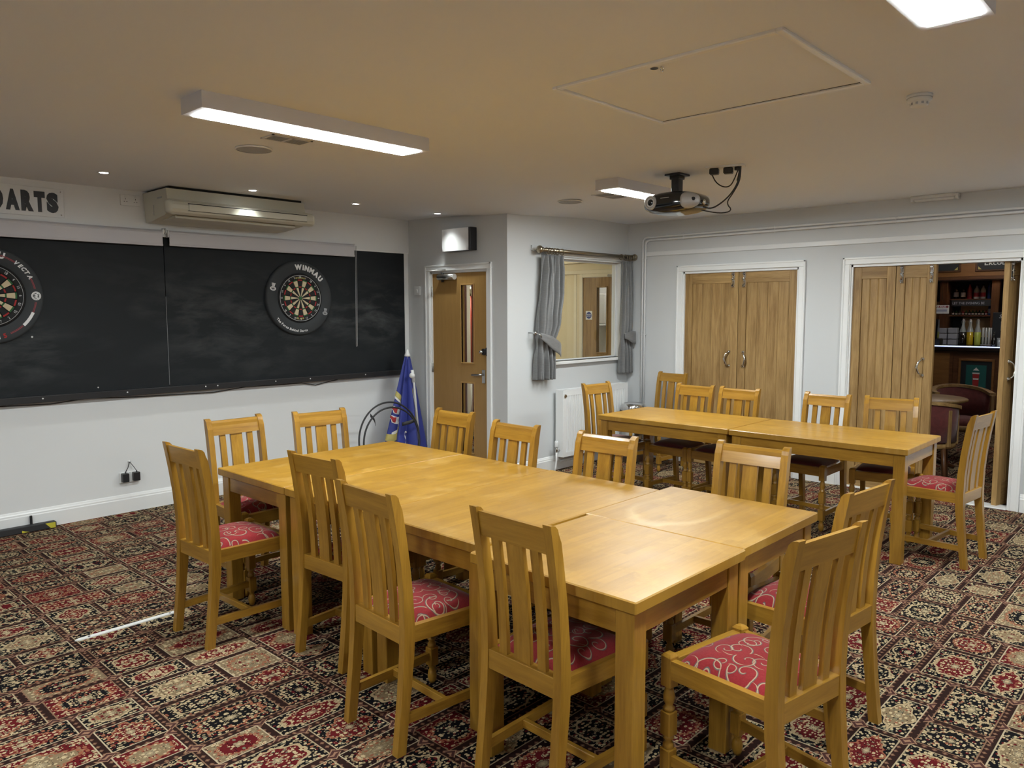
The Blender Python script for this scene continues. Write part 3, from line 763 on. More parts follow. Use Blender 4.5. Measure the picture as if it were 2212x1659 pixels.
c2, ox, oy = curtain('curtain', 'short bunched grey curtain in the corner right of the inner window',
        [(2.125, 6.872, 7.040), (1.9, 6.865, 7.035), (1.55, 6.858, 7.030), (1.32, 6.842, 7.032), (1.10, 6.832, 7.036), (0.92, 6.822, 7.045)], 4.2, 2.125, 0.918, 1.29, ((6.835, 1.325), (7.040, 1.300), 0.130), 0.028)

# ================================================================== BLACK BOARD WALL
bb = empty('blackboard', (2.63, YA, 0.935), 0, 'long wall-mounted black board marked with chalk smears', 'blackboard')
for x0, x1 in ((XMIN + 0.05, 2.628), (2.632, 5.092)):
    MB().cbox((x0 - 2.63, -0.022, 0.0), (x1 - 2.63, 0, 1.262), 0.002).build('panel', 'chalkboard', bb)
lg = MB().cbox((XMIN + 0.05 - 2.63, -0.072, -0.0), (5.092 - 2.63, -0.022, 0.050), 0.005).build('ledge', 'black_plastic', bb)
for px in (60, 200, 350, 375, 505, 590, 740, 860):
    x = 1.44 + px * (5.072 - 1.44) / 866.0
    MB().cyl((x - 2.63, -0.0725, 0.03), (x - 2.63, -0.0745, 0.03), 0.006, 8).build('screw_head', 'print_white', lg)
MB().box((-0.0010, -0.0228, 0.06), (0.0010, -0.0215, 0.78)).build('seam', 'grille_grey', bb)

def blind(label, x0, x1, zt, zb, cord):
    b = empty('roller_blind', (x0, YA - 0.06, zt), 0, label, 'roller blind', 'rolled-up blinds above the black board')
    L = x1 - x0
    MB().cyl((0.0, 0.0, -0.028), (L, 0.0, -0.028), 0.024, 16).build('roller', 'blind_fabric', b)
    MB().box((0.006, -0.0235, zb - zt), (L - 0.006, -0.0205, -0.022)).build('fabric', 'blind_fabric', b)
    MB().cbox((0.004, -0.028, zb - zt - 0.010), (L - 0.004, -0.016, zb - zt + 0.008), 0.003).build('bottom_bar', 'blind_fabric', b)
    for x in (0.0, L): MB().cbox((x - 0.004, -0.026, -0.060), (x + 0.004, 0.026, -0.002), 0.003).build('end_bracket', 'white_plastic', b)
    if cord:
        P = [(L + 0.012, -0.02, -0.02), (L + 0.002, -0.02, -0.5), (L - 0.006, -0.02, -0.99), (L - 0.000, -0.02, -1.0), (L + 0.008, -0.02, -0.99), (L + 0.016, -0.02, -0.5), (L + 0.020, -0.02, -0.02)]
        MB().tube(P, 0.0018, 6).build('pull_cord', 'silver_plastic', b)
blind('pale roller blind with pull cord, right of the gap', 2.648, 4.440, 2.247, 2.130, True)
blind('pale roller blind running out of view, left of the gap', XMIN + 0.1, 2.605, 2.247, 2.125, False)
m = MB()
for x in (2.618, 2.634): m.tube([(x, YA - 0.05, 2.255), (x, YA - 0.075, 2.235), (x, YA - 0.06, 2.215)], 0.007, 8)
m.cbox((2.612, YA - 0.05, 2.19), (2.640, YA - 0.036, 2.26), 0.002)
tag(m.build('blind_bracket', 'white_plastic'), 'small white bracket in the gap between both blinds', 'bracket')

def dartboard(name, label, cx, cz, kind):
    yb = YA - 0.022
    r = empty(name, (cx, yb, cz), 0, label, 'dartboard', 'dartboards on the black board')
    LA = ON_A  # local: x right, y up, z towards room
    # surround
    o = MB().lathe([(0.228, 0.0), (0.226, 0.030), (0.230, 0.034), (0.325, 0.034), (0.338, 0.028), (0.341, 0.016), (0.341, 0.0)], 72, LA, cap=False).build('surround', 'surround_black', r)
    MB().lathe([(0.2250, 0.0), (0.2250, 0.038), (0.171, 0.0385), (0.171, 0.030), (0.0, 0.030)], 72, LA, cap=False).build('number_ring', 'board_black', r)
    # segments
    zt = 0.0395
    def seg(r0, r1, name, mat, i, me={}):
        key = (r0, mat)
        if key not in me:
            q = MB(); n = 4; a0, a1 = -pi / 20 + 0.004 / max(r1, 0.05), pi / 20 - 0.004 / max(r1, 0.05); vs = []
            for k in range(n + 1):
                a = a0 + (a1 - a0) * k / n
                for rr, z in ((r0, 0.030), (r0, zt), (r1, zt), (r1, 0.030)): vs.append(LA @ Vector((rr * cos(a), rr * sin(a), z)))
            fs = [(k * 4 + j, (k + 1) * 4 + j, (k + 1) * 4 + j + 1, k * 4 + j + 1) for k in range(n) for j in range(3)]
            fs += [(0, 1, 2, 3), (n * 4 + 3, n * 4 + 2, n * 4 + 1, n * 4)]
            q.add(vs, fs); me[key] = q.mesh('segment', mat)
        place_mesh(name, me[key], r, RY(-(pi / 2 - i * pi / 10)))
    for i in range(20):
        dk = i % 2 == 0
        for r0, r1, nm, c in ((0.0168, 0.0965, 'segment', 'board_black' if dk else 'sisal_cream'), (0.0972, 0.1075, 'treble_segment', 'sisal_red' if dk else 'sisal_green'),
                          (0.1082, 0.1595, 'segment', 'board_black' if dk else 'sisal_cream'), (0.1602, 0.1705, 'double_segment', 'sisal_red' if dk else 'sisal_green')):
            seg(r0, r1, nm, c, i)
    MB().lathe([(0.0160, 0.03), (0.0160, 0.0398), (0.0066, 0.0398)], 24, LA, cap=False).build('outer_bull', 'sisal_green', r)
    MB().lathe([(0.0064, 0.03), (0.0064, 0.0402), (0.0, 0.0402)], 16, LA, cap=False).build('bullseye', 'sisal_green', r)
    # number wire ring and digits
    mw = MB(); torus(mw, (0, 0, 0), 0.2095, 0.0016, 'z', 72, 6); mw2 = MB(); mw2.add([LA @ (Vector(p) + Vector((0, 0, 0.041))) for p in mw.v], mw.f, True)
    mw2.build('number_wire', 'print_white' if kind == 2 else 'silver_plastic', r)
    nums = [20, 1, 18, 4, 13, 6, 10, 15, 2, 17, 3, 19, 7, 16, 8, 11, 14, 9, 12, 5]
    for i, n in enumerate(nums):
        q = MB(); a = pi / 2 - i * pi / 10; up = sin(a) > -0.25
        rot = a - pi / 2 if up else a + pi / 2
        text_into(q, str(n), LA @ T(0.192 * cos(a), 0.192 * sin(a), 0.0395) @ RZ(rot) @ T(0, -0.009, 0), 0.027, xs=0.85)
        q.build('number', 'print_white' if kind == 2 else 'silver_plastic', r, fix=False)
    q = MB(); arc_text(q, 'WINMAU', LA @ T(0, 0, 0.0392), 0.187, pi / 2, 0.022, offset=0.0006); q.build('board_lettering', 'print_gold', r, fix=False)
    FZ = LA @ T(0, 0, 0.0345)
    if kind == 2:
        q = MB(); arc_text(q, 'WINMAU', FZ, 0.285, R(68), 0.060, offset=0.0042, gap=0.13); q.build('maker_lettering', 'print_white', r, fix=False)
        q = MB(); arc_text(q, 'The Force Behind Darts', FZ, 0.300, R(250), 0.030, inward=True, offset=0.0008, gap=0.09, shear=0.1); q.build('motto_lettering', 'print_white', r, fix=False)
        q = MB(); arc_text(q, 'BLADE', LA @ T(0, 0, 0.0392), 0.187, -pi / 2 - 0.03, 0.022, inward=True, offset=0.0006); q.build('board_lettering', 'print_gold', r, fix=False)
        for nm, (ix, iy), sc, mt in (('target_emblem', (-0.272, 0.100), 1.0, 'print_white'), ('target_emblem', (0.262, -0.125), 0.9, 'grille_grey')):
            q = MB(); Mx = FZ @ T(ix, iy, 0) @ RZ(-0.15)
            for a_, b_, c_ in ((0.030, 0.024, 0.010), (0.016, 0.012, 0.006)):
                n = 24; vs = []
                for k in range(n):
                    th = 2 * pi * k / n
                    vs += [(sc * a_ * cos(th), sc * (a_ * 0.62 * sin(th) - 0.016), 0.001), (sc * (a_ - c_) * cos(th), sc * ((a_ - c_) * 0.62 * sin(th) - 0.016), 0.001)]
                q.add(vs, [(2 * k, 2 * ((k + 1) % n), 2 * ((k + 1) % n) + 1, 2 * k + 1) for k in range(n)], M=Mx)
            for dx, lean in ((-0.014, 0.2), (0.0, 0.0), (0.014, -0.25)):
                q.add([(sc * (dx * 0.5 - 0.002), -0.012 * sc, 0.001), (sc * (dx * 0.5 + 0.002), -0.012 * sc, 0.001), (sc * (dx + 0.006), 0.034 * sc, 0.001), (sc * (dx - 0.004), 0.036 * sc, 0.001)], [(0, 1, 2, 3)], M=Mx)
            q.build(nm, mt, r, fix=False)
    else:
        q = MB()
        def arcs(a0, a1, rr, wd):
            n = 14; vs = []
            for k in range(n + 1):
                a = R(a0) + R(a1 - a0) * k / n
                vs += [(rr * cos(a), rr * sin(a), 0.0006), ((rr + wd) * cos(a), (rr + wd) * sin(a), 0.0006)]
            q.add(vs, [(2 * k, 2 * k + 2, 2 * k + 3, 2 * k + 1) for k in range(n)], M=FZ)
        for a0, a1 in ((54, 74), (10, 26), (-24, -9), (-66, -47)):
            arcs(a0, a1, 0.284, 0.003); arcs(a0, a1, 0.290, 0.005)
        q.build('ring_stripe', 'print_red', r, fix=False)
        q = MB(); arc_text(q, 'WINMAU', FZ, 0.295, R(96), 0.060, offset=0.0028, gap=0.10); arc_text(q, 'VECTA', FZ, 0.293, R(39.5), 0.038, offset=0.0018, gap=0.06, shear=0.25)
        q.build('maker_lettering', 'print_white', r, fix=False)
        q = MB(); n = 32; vs = []
        for rr in ((0.030, 0.026), (0.0245, 0.020)):
            o_ = len(vs)
        for (ra, rb) in ((0.031, 0.026), (0.0245, 0.0195)):
            vs = []
            for k in range(n):
                th = 2 * pi * k / n; vs += [(0.291 + ra * cos(th), ra * sin(th), 0.0006), (0.291 + rb * cos(th), rb * sin(th), 0.0006)]
            q.add(vs, [(2 * k, 2 * ((k + 1) % n), 2 * ((k + 1) % n) + 1, 2 * k + 1) for k in range(n)], M=FZ)
        text_into(q, 'W', FZ @ T(0.291, 0, 0.0006) @ RZ(-pi / 2) @ T(0, -0.011, 0), 0.032, offset=0.002); q.build('letter_emblem', 'print_white', r, fix=False)
        q = MB(); vs = []
        for k in range(9):
            a = R(-46 + 22 * k / 8); vs += [(0.281 * cos(a), 0.281 * sin(a), 0.0006), (0.301 * cos(a), 0.301 * sin(a), 0.0006)]
        q.add(vs, [(2 * k, 2 * k + 2, 2 * k + 3, 2 * k + 1) for k in range(8)], M=FZ); q.build('badge', 'print_white', r, fix=False)
        q = MB(); arc_text(q, 'EI', FZ, 0.292, R(-83), 0.042, inward=True, offset=0.002); q.build('series_lettering', 'print_white', r, fix=False)
        q = MB(); arc_text(q, '5', FZ, 0.292, R(-73.5), 0.042, inward=True, offset=0.002); q.build('series_lettering', 'sisal_red', r, fix=False)
    return r
dartboard('dartboard', 'dartboard with black surround and white lettering, beside the pull cord', 3.842, 1.715, 2)
dartboard('dartboard', 'dartboard with red striped surround, cut off by the picture edge', 1.402, 1.708, 1)

# DARTS sign
sg = empty('darts_sign', (1.66, YA - 0.035, 2.382), 0, 'rectangular wall sign with bold black letters DARTS', 'sign')
MB().cbox((-0.30, -0.012, -0.103), (0.250, -0.004, 0.103), 0.002).build('plate', 'wall_paint_white', sg)
q = MB()
for ch, xa_, xb_ in (('D', 1.452, 1.529), ('A', 1.541, 1.626), ('R', 1.636, 1.713), ('T', 1.718, 1.788), ('S', 1.797, 1.874)):
    vs_, fs_ = text_verts(ch, 0.2, 0.017, 0.0008)
    lo_ = min(v.x for v in vs_); hi_ = max(v.x for v in vs_); lz_ = min(v.y for v in vs_); hz_ = max(v.y for v in vs_)
    q.add([Vector(((v.x - lo_) / (hi_ - lo_) * (xb_ - xa_) + xa_ - 1.66, (v.y - lz_) / (hz_ - lz_) * 0.146 - 0.073, v.z)) for v in vs_], fs_, M=T(0, -0.0128, 0) @ ON_A)
q.build('lettering', 'print_black', sg, fix=False)
for x in (-0.28, 0.230):
    for z in (-0.083, 0.083): MB().lathe([(0.006, 0), (0.005, 0.003), (0, 0.004)], 10, T(x, -0.012, z) @ RX(pi / 2)).build('screw_head', 'chrome', sg)

def socket(label, cx, cz, wall='A', wd=0.148, ht=0.086, Y=YA):
    s = empty('wall_socket', (cx, Y, cz), 0, label, 'socket')
    MB().cbox((-wd / 2, -0.012, -ht / 2), (wd / 2, 0, ht / 2), 0.003).build('face_plate', 'white_plastic', s)
    for x in (-wd / 4, wd / 4):
        m = MB()
        m.box((x - 0.002, -0.0128, 0.004), (x + 0.002, -0.0115, 0.013)); m.box((x - 0.013, -0.0128, -0.014), (x - 0.006, -0.0115, -0.010)); m.box((x + 0.006, -0.0128, -0.014), (x + 0.013, -0.0115, -0.010))
        m.build('pin_slots', 'print_black', s)
        MB().cbox((x - 0.006 + (0.022 if x > 0 else -0.022) * 0, -0.016, 0.018), (x + 0.006, -0.011, 0.034), 0.002).build('rocker', 'white_plastic', s)
    return s
socket('white double socket high up beside the air conditioner', 2.381, 2.455, Y=YA - 0.035)
socket('white double socket low on the wall with two chargers', 2.283, 0.280)
for i, x in enumerate((2.244, 2.328)):
    c = empty('plug_charger', (x, YA - 0.012, 0.285), 0, 'black plug-in charger in the low socket, ' + ('further from the corner' if i == 0 else 'nearer the chairs'), 'charger', 'chargers in the low socket')
    MB().cbox((-0.024, -0.046, -0.036), (0.024, -0.001, 0.034), 0.004).build('body', 'black_plastic', c)
    MB().cyl((0, -0.035, 0.034), (0, -0.035, 0.048), 0.005, 8).build('strain_relief', 'black_rubber', c)
    P = [(0, -0.035, 0.045), ((2.290 - x) * 0.5, -0.03, 0.080), (2.290 - x, 0.002, 0.118)]
    MB().tube(P, 0.0028, 6).build('cable', 'black_rubber', c)
tag(MB().lathe([(0.010, 0), (0.010, 0.008), (0.004, 0.014), (0, 0.014)], 10, T(2.290, YA, 0.405) @ RX(pi / 2)).build('cable_hook', 'white_plastic'), 'tiny white stick-on hook above the low socket', 'hook')
pts = [(-0.3, 0.905), (1.44, 0.925), (1.75, 0.915), (2.0, 0.935), (2.35, 0.918), (2.75, 0.910), (3.0, 0.905), (3.3, 0.930), (3.6, 0.925), (3.85, 0.925), (4.0, 0.895), (4.15, 0.918), (4.25, 0.930)]
tag(MB().tube([(x, YA - 0.02, z) for x, z in pts], 0.004, 6).build('cable', 'black_rubber'), 'thin black cable sagging below the black board ledge', 'cable')

# air conditioner
ac = empty('air_conditioner', (3.06, YA - 0.04, 2.30), 0, 'cream ceiling-hung air conditioner above the black board', 'air conditioner')
def acp(pts, x0, x1, nm, mt, par, ch=0.0):
    m = MB(); n = len(pts)
    m.add([(x0 + ch * p[2], p[0], p[1]) for p in pts] + [(x1 - ch * p[2], p[0], p[1]) for p in pts], [tuple(range(n)), tuple(range(n, 2 * n))[::-1]] + [(i, n + i, n + (i + 1) % n, (i + 1) % n) for i in range(n)])
    return m.build(nm, mt, par)
prof = [(-0.01, 0.215, 0), (-0.44, 0.215, 0), (-0.455, 0.135, 0), (-0.50, 0.125, 0), (-0.50, 0.055, 0), (-0.40, 0.020, 0), (-0.15, -0.005, 0.4), (-0.01, -0.010, 0.5)]
acb = acp(prof, -0.585, 0.585, 'casing', 'aged_plastic', ac, 0.03)
lip = [(-0.49, 0.125), (-0.525, 0.120), (-0.545, 0.108), (-0.556, 0.085), (-0.560, 0.055), (-0.550, 0.030), (-0.525, 0.016), (-0.49, 0.016)]
acp([(a, b, 0) for a, b in lip], -0.590, 0.600, 'front_lip', 'aged_plastic', ac)
for x, s in ((-0.590, -1), (0.600, 1)):
    m = MB(); vs = []; K = 6
    for k in range(K + 1):
        t = k / K * pi / 2
        for a, b in lip: vs.append((x + s * 0.030 * sin(t), -0.49 + (a + 0.49) * (0.35 + 0.65 * cos(t)), 0.07 + (b - 0.07) * (0.55 + 0.45 * cos(t))))
    n = len(lip); m.add(vs, [(k * n + i, (k + 1) * n + i, (k + 1) * n + (i + 1) % n, k * n + (i + 1) % n) for k in range(K) for i in range(n)] + [tuple(range(K * n, K * n + n))], True)
    m.build('lip_end', 'aged_plastic', ac)
Mf = Matrix.Translation((0, -0.5600, 0.072)) @ RX(R(4))
MB().cbox((-0.47, -0.008, -0.026), (0.53, 0.004, 0.022), 0.002).build('louvre', 'aged_plastic', ac).matrix_basis = Mf
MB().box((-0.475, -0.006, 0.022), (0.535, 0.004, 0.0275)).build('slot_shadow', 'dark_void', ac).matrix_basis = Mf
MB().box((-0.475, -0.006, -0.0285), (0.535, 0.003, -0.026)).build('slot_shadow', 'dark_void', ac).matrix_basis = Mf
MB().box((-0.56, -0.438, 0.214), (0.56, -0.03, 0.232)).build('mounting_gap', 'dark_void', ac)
MB().cbox((-0.52, -0.44, -0.002), (0.50, -0.20, 0.022), 0.006).build('intake_grille', 'aged_plastic', ac)
m = MB(); m.box((-0.5875, -0.36, 0.150), (-0.5845, -0.28, 0.160)); m.box((-0.5875, -0.21, 0.03), (-0.5845, -0.207, 0.11)); m.build('side_slot', 'grille_grey', ac)

# box speaker over the door, switch
bs = empty('wall_speaker', (XB, 5.490, 2.170), 0, 'white boxed speaker with black side fixed over the single door', 'speaker')
MB().cbox((-0.090, -0.190, 0.0), (-0.002, 0.190, 0.215), 0.004).build('cabinet', 'black_plastic', bs)
m = MB(); n = 10
def ft(s, t):
    y = -0.165 + 0.37 * s; return (-0.094 - 0.014 * sin(pi * s), y, 0.0 + 0.212 * t)
m.grid(ft, 12, 4); m.box((-0.094, -0.165, 0.0), (-0.088, 0.205, 0.212)); m.build('front_grille', 'satin_white', bs)
sw = empty('light_switch', (XB, 6.185, 1.803), 0, 'small white switch between black board and single door', 'switch')
MB().cbox((-0.012, -0.045, -0.045), (0, 0.045, 0.045), 0.003).build('face_plate', 'white_plastic', sw)
MB().cbox((-0.017, -0.010, -0.018), (-0.011, 0.010, 0.014), 0.002).build('rocker', 'white_plastic', sw)

# ================================================================== PIPES, RADIATOR, BIN
for i, (dz, dy, lab) in enumerate(((0.0, 0.0, 'upper'), (-0.030, -0.030, 'lower'))):
    z = 2.372 + dz; y = 4.690 + dy; X = XD - 0.030
    p = empty('heating_pipe', (X, y, 0), 0, '%s of the twin painted pipes above the folding doors' % lab, 'pipe', 'twin heating pipes on the folding door wall')
    P = [(0, YMIN - y, z), (0, -0.05, z)] + [(0, -0.05 + 0.05 * sin(a), z - 0.05 + 0.05 * cos(a)) for a in (pi / 8, pi / 4, 3 * pi / 8)] + [(0, 0, z - 0.05), (0, 0, 0.0)]
    MB().tube(P, 0.0110, 10).build('pipe', 'satin_white', p)
    for yy in (4.20, 3.22, 2.15):
        m = MB(); torus(m, (0, yy - y, z), 0.012, 0.004, 'y', 16, 6); m.cyl((0, yy - y, z), (0.030, yy - y, z), 0.005, 8); m.build('pipe_clip', 'satin_white', p)
    for zz in (2.146, 1.334, 0.5):
        m = MB(); torus(m, (0, 0, zz), 0.012, 0.004, 'z', 16, 6); m.cyl((0, 0, zz), (0.030, 0, zz), 0.005, 8); m.build('pipe_clip', 'satin_white', p)

rd = empty('radiator', (5.80, YC, 0.145), 0, 'white ribbed panel radiator under the inner window', 'radiator')
RW, RH, RY0 = 1.10, 0.665, -0.135
def rad(x, y0):
    m = MB(); n = 33; pts = []; pit = (RW - 0.10) / n
    pts.append((0.0, y0)); pts.append((0.05, y0))
    for k in range(n):
        x0 = 0.05 + k * pit
        pts += [(x0 + pit * 0.12, y0 - 0.0), (x0 + pit * 0.25, y0 + 0.014), (x0 + pit * 0.55, y0 + 0.014), (x0 + pit * 0.68, y0)]
    pts += [(RW - 0.05, y0), (RW, y0)]
    m.add([(px, py, 0.045) for px, py in pts] + [(px, py, RH - 0.055) for px, py in pts], [(i, i + 1, len(pts) + i + 1, len(pts) + i) for i in range(len(pts) - 1)])
    m.box((0, y0, 0.0), (RW, y0 + 0.012, 0.045)); m.box((0, y0, RH - 0.055), (RW, y0 + 0.012, RH - 0.006)); m.box((0, y0 + 0.016, 0), (RW, y0 + 0.022, RH - 0.006))
    return m
rad(0, RY0).build('front_panel', 'gloss_white', rd)
MB().cbox((0, -0.06, 0), (RW, -0.04, RH - 0.006), 0.004).build('back_panel', 'gloss_white', rd)
m = MB(); m.box((0.0, RY0 - 0.001, RH - 0.008), (RW, RY0 + 0.008, RH + 0.004)); m.box((0, -0.048, RH - 0.008), (RW, -0.038, RH + 0.004))
for k in range(46): m.box((0.012 + k * (RW - 0.03) / 46, RY0, RH - 0.004), (0.012 + k * (RW - 0.03) / 46 + 0.008, -0.04, RH))
m.build('top_grille', 'gloss_white', rd)
for x in (-0.002, RW - 0.001): MB().cbox((x, RY0 - 0.001, 0.0), (x + 0.003, -0.038, RH + 0.004), 0.001).build('side_panel', 'gloss_white', rd)
MB().cyl((0.028, RY0 - 0.010, RH - 0.055), (0.028, RY0 + 0.006, RH - 0.055), 0.017, 16).build('blanking_plug', 'chrome', rd)
MB().cyl((0.028, RY0 - 0.0105, RH - 0.055), (0.028, RY0 - 0.010, RH - 0.055), 0.009, 12).build('plug_hole', 'print_black', rd)
v = MB(); v.lathe([(0.016, 0), (0.019, 0.01), (0.019, 0.05), (0.016, 0.066), (0, 0.068)], 16, T(-0.045, -0.088, 0.10)); vo = v.build('thermostatic_valve', 'white_plastic', rd)
MB().cyl((-0.045, -0.088, 0.055), (-0.045, -0.088, 0.10), 0.012, 12).build('valve_body', 'chrome', vo)
MB().cyl((-0.045, -0.088, 0.066), (0.005, -0.088, 0.066), 0.010, 12).build('union_nut', 'chrome', vo)
MB().tube([(-0.045, -0.088, 0.06), (-0.045, -0.088, -0.03), (-0.055, -0.085, -0.10), (-0.060, -0.08, -0.144)], 0.0085, 10).build('supply_pipe', 'gloss_white', vo)
m = MB(); m.tube([(0.02, -0.06, 0.03), (0.03, -0.05, -0.03), (0.03, -0.03, -0.06)], 0.008, 8); m.tube([(0.10, -0.025, -0.062), (RW, -0.025, -0.062)], 0.0105, 8); m.build('low_pipe', 'gloss_white', rd)

bn = empty('pedal_bin', (6.78, 4.615, 0.0), 0, 'round steel swing-lid bin with black liner in the corner by the radiator', 'bin')
MB().lathe([(0.118, 0.0), (0.122, 0.01), (0.128, 0.53), (0.0, 0.53)], 28).build('body', 'brushed_steel', bn)
MB().lathe([(0.129, 0.47), (0.140, 0.505), (0.137, 0.535), (0.130, 0.545)], 28, cap=False).build('bin_liner', 'black_rubber', bn)
MB().lathe([(0.131, 0.535), (0.133, 0.585), (0.122, 0.607), (0.100, 0.615), (0.094, 0.612)], 28, cap=False).build('lid_rim', 'chrome', bn)
MB().lathe([(0.096, 0.610), (0.06, 0.600), (0.0, 0.597)], 28, cap=False).build('swing_flap', 'silver_plastic', bn)

# ================================================================== CEILING FITTINGS
def ceil_lamp(label, x0, x1, y0, y1):
    L = empty('ceiling_light', ((x0 + x1) / 2, (y0 + y1) / 2, ZC), 0, label, 'ceiling light', 'linear ceiling lights')
    hx, hy = (x1 - x0) / 2, (y1 - y0) / 2; h = 0.072; t = 0.026
    m = MB()
    m.box((-hx, -hy, -h), (hx, -hy + t, 0)); m.box((-hx, hy - t, -h), (hx, hy, 0)); m.box((-hx, -hy + t, -h), (-hx + t * 1.6, hy - t, 0)); m.box((hx - t * 1.6, -hy + t, -h), (hx, hy - t, 0)); m.box((-hx + 0.004, -hy + 0.004, -0.03), (hx - 0.004, hy - 0.004, -0.004))
    m.build('housing', 'lamp_body', L)
    MB().box((-hx + t * 1.6, -hy + t, -h - 0.004), (hx - t * 1.6, hy - t, -h + 0.006)).build('diffuser', 'diffuser', L)
ceil_lamp('long lit ceiling light in front of the air conditioner', 1.545, 2.815, 3.27, 3.475)
ceil_lamp('lit ceiling light partly behind the projector', 4.545, 5.820, 3.24, 3.445)
ceil_lamp('bright ceiling light cut off by the top picture edge', 1.440, 2.705, 0.575, 0.775)
for _lab, _x, _y in (('assumed ceiling light behind the viewer, near the side wall', 1.440, -2.10), ('assumed ceiling light behind the viewer, on the black board side', -1.62, 3.27), ('assumed ceiling light behind the viewer, in the middle row', -1.62, 0.575)):  # unseen lights assumed to continue the grid, added as fill
    ceil_lamp(_lab, _x, _x + 1.265, _y, _y + 0.2)
ceil_lamp('lit ceiling light just outside the picture edge', 4.600, 5.870, 0.570, 0.770)

def spot(label, x, y):
    s = empty('downlight', (x, y, ceil_z(x, y)), 0, label, 'downlight', 'recessed downlights along the black board wall')
    MB().lathe([(0.028, -0.001), (0.040, -0.004), (0.043, -0.002), (0.043, 0.0)], 24, cap=False).build('bezel', 'satin_white', s)
    MB().lathe([(0.028, -0.0015), (0.0, -0.0015)], 20, cap=False).build('lens', 'spot_glow', s)
    ld = bpy.data.lights.new('downlight_lamp', 'SPOT'); ld.energy = SPOT_W; ld.color = SPOT_COL; ld.spot_size = R(100); ld.spot_blend = 1.0; ld.shadow_soft_size = 0.022
    lo = bpy.data.objects.new('downlight_lamp', ld); COL.objects.link(lo); lo.parent = s; lo.location = (0, 0, -0.012)
spot('round downlight above the DARTS sign', 1.969, 5.660); spot('round downlight in front of the air conditioner', 3.051, 5.650)
spot('round downlight between air conditioner and single door', 4.045, 5.69); spot('round downlight above the boxed speaker', 4.880, 5.560)

for lab, x, y in (('round ceiling speaker beside the long ceiling light', 2.290, 4.210), ('round ceiling speaker beyond the ceiling light by the window', 5.125, 4.150)):
    s = empty('ceiling_speaker', (x, y, ZC - (ZC - ceil_z(x, y))), 0, lab, 'speaker', 'round ceiling speakers')
    MB().lathe([(0.098, 0.0), (0.105, -0.002), (0.105, -0.008), (0.098, -0.010)], 32, cap=False).build('rim', 'satin_white', s)
    MB().lathe([(0.098, -0.008), (0.0, -0.009)], 32, cap=False).build('grille', 'grille_grey', s)
def vent(lab, x0, x1, y0, y1, cells):
    s = empty('ceiling_vent', ((x0 + x1) / 2, (y0 + y1) / 2, ceil_z((x0 + x1) / 2, (y0 + y1) / 2)), 0, lab, 'vent', 'slotted ceiling vents')
    hx, hy = (x1 - x0) / 2, (y1 - y0) / 2
    m = MB(); m.box((-hx, -hy, -0.006), (hx, -hy + 0.012, 0.002)); m.box((-hx, hy - 0.012, -0.006), (hx, hy, 0.002)); m.box((-hx, -hy, -0.006), (-hx + 0.012, hy, 0.002)); m.box((hx - 0.012, -hy, -0.006), (hx, hy, 0.002))
    if cells == 2: m.box((-0.007, -hy, -0.006), (0.007, hy, 0.002))
    m.build('frame', 'satin_white', s)
    MB().box((-hx + 0.01, -hy + 0.01, -0.001), (hx - 0.01, hy - 0.01, 0.002)).build('backing', 'dark_void', s)
    n = 16
    for k in range(n):
        x = -hx + 0.014 + (2 * hx - 0.028) * (k + 0.5) / n
        MB().box((x - 0.0045, -hy + 0.012, -0.005), (x + 0.0035, hy - 0.012, -0.001)).build('slat', 'grille_grey', s)
vent('slotted vent beside the long ceiling light', 2.175, 2.420, 3.795, 3.925, 2)
vent('slotted vent beside the ceiling light near the projector', 5.045, 5.345, 3.680, 3.865, 2)

ht = empty('ceiling_hatch', (2.98, 1.665, ZC), 0, 'square loft hatch with thin trim in the ceiling', 'loft hatch')
hx, hy = 0.425, 0.505
for a, b in (((-hx, -hy), (hx, -hy + 0.026)), ((-hx, hy - 0.026), (hx, hy)), ((-hx, -hy + 0.026), (-hx + 0.030, hy - 0.026)), ((hx - 0.026, -hy + 0.026), (hx, hy - 0.026))):
    MB().cbox((a[0], a[1], -0.012), (b[0], b[1], 0.002), 0.003).build('trim_strip', 'gloss_white', ht)
MB().cbox((-hx + 0.034, -hy + 0.030, -0.003), (hx - 0.030, hy - 0.030, 0.004), 0.002).build('panel', 'ceiling_paint', ht)
MB().lathe([(0.016, -0.0045), (0.0, -0.0045)], 16, T(-0.352, 0.045, 0), cap=False).build('key_hole', 'print_black', ht)
m = MB(); torus(m, (-0.352, 0.010, -0.012), 0.009, 0.003, 'y', 14, 6); m.build('latch_ring', 'chrome', ht)
for y in (-0.27, 0.20):
    MB().cbox((hx - 0.034, y - 0.035, -0.008), (hx - 0.022, y + 0.035, -0.001), 0.002).build('hinge', 'silver_plastic', ht)
m = MB(); m.box((hx - 0.031, -hy + 0.03, -0.004), (hx - 0.0275, hy - 0.03, -0.001)); m.build('shadow_gap', 'dark_void', ht)

sm = empty('smoke_detector', (3.765, 1.075, ZC), 0, 'white round smoke detector on the ceiling', 'smoke detector')
MB().lathe([(0.052, 0), (0.052, -0.012), (0.050, -0.014)], 28, cap=True).build('base', 'white_plastic', sm)
m = MB(); m.lathe([(0.049, -0.015), (0.050, -0.024), (0.044, -0.030), (0.037, -0.032), (0.036, -0.046), (0.028, -0.050), (0, -0.051)], 28, cap=False); m.build('head', 'white_plastic', sm)
for k in range(10):
    a = 2 * pi * k / 10; MB().box((0.034, -0.005, -0.044), (0.0375, 0.005, -0.034), RZ(a)).build('vent_slot', 'grille_grey', sm)
m = MB()
torus(m, (0, 0, -0.0145), 0.0505, 0.0013, 'z', 28, 5); m.build('shadow_ring', 'grille_grey', sm)

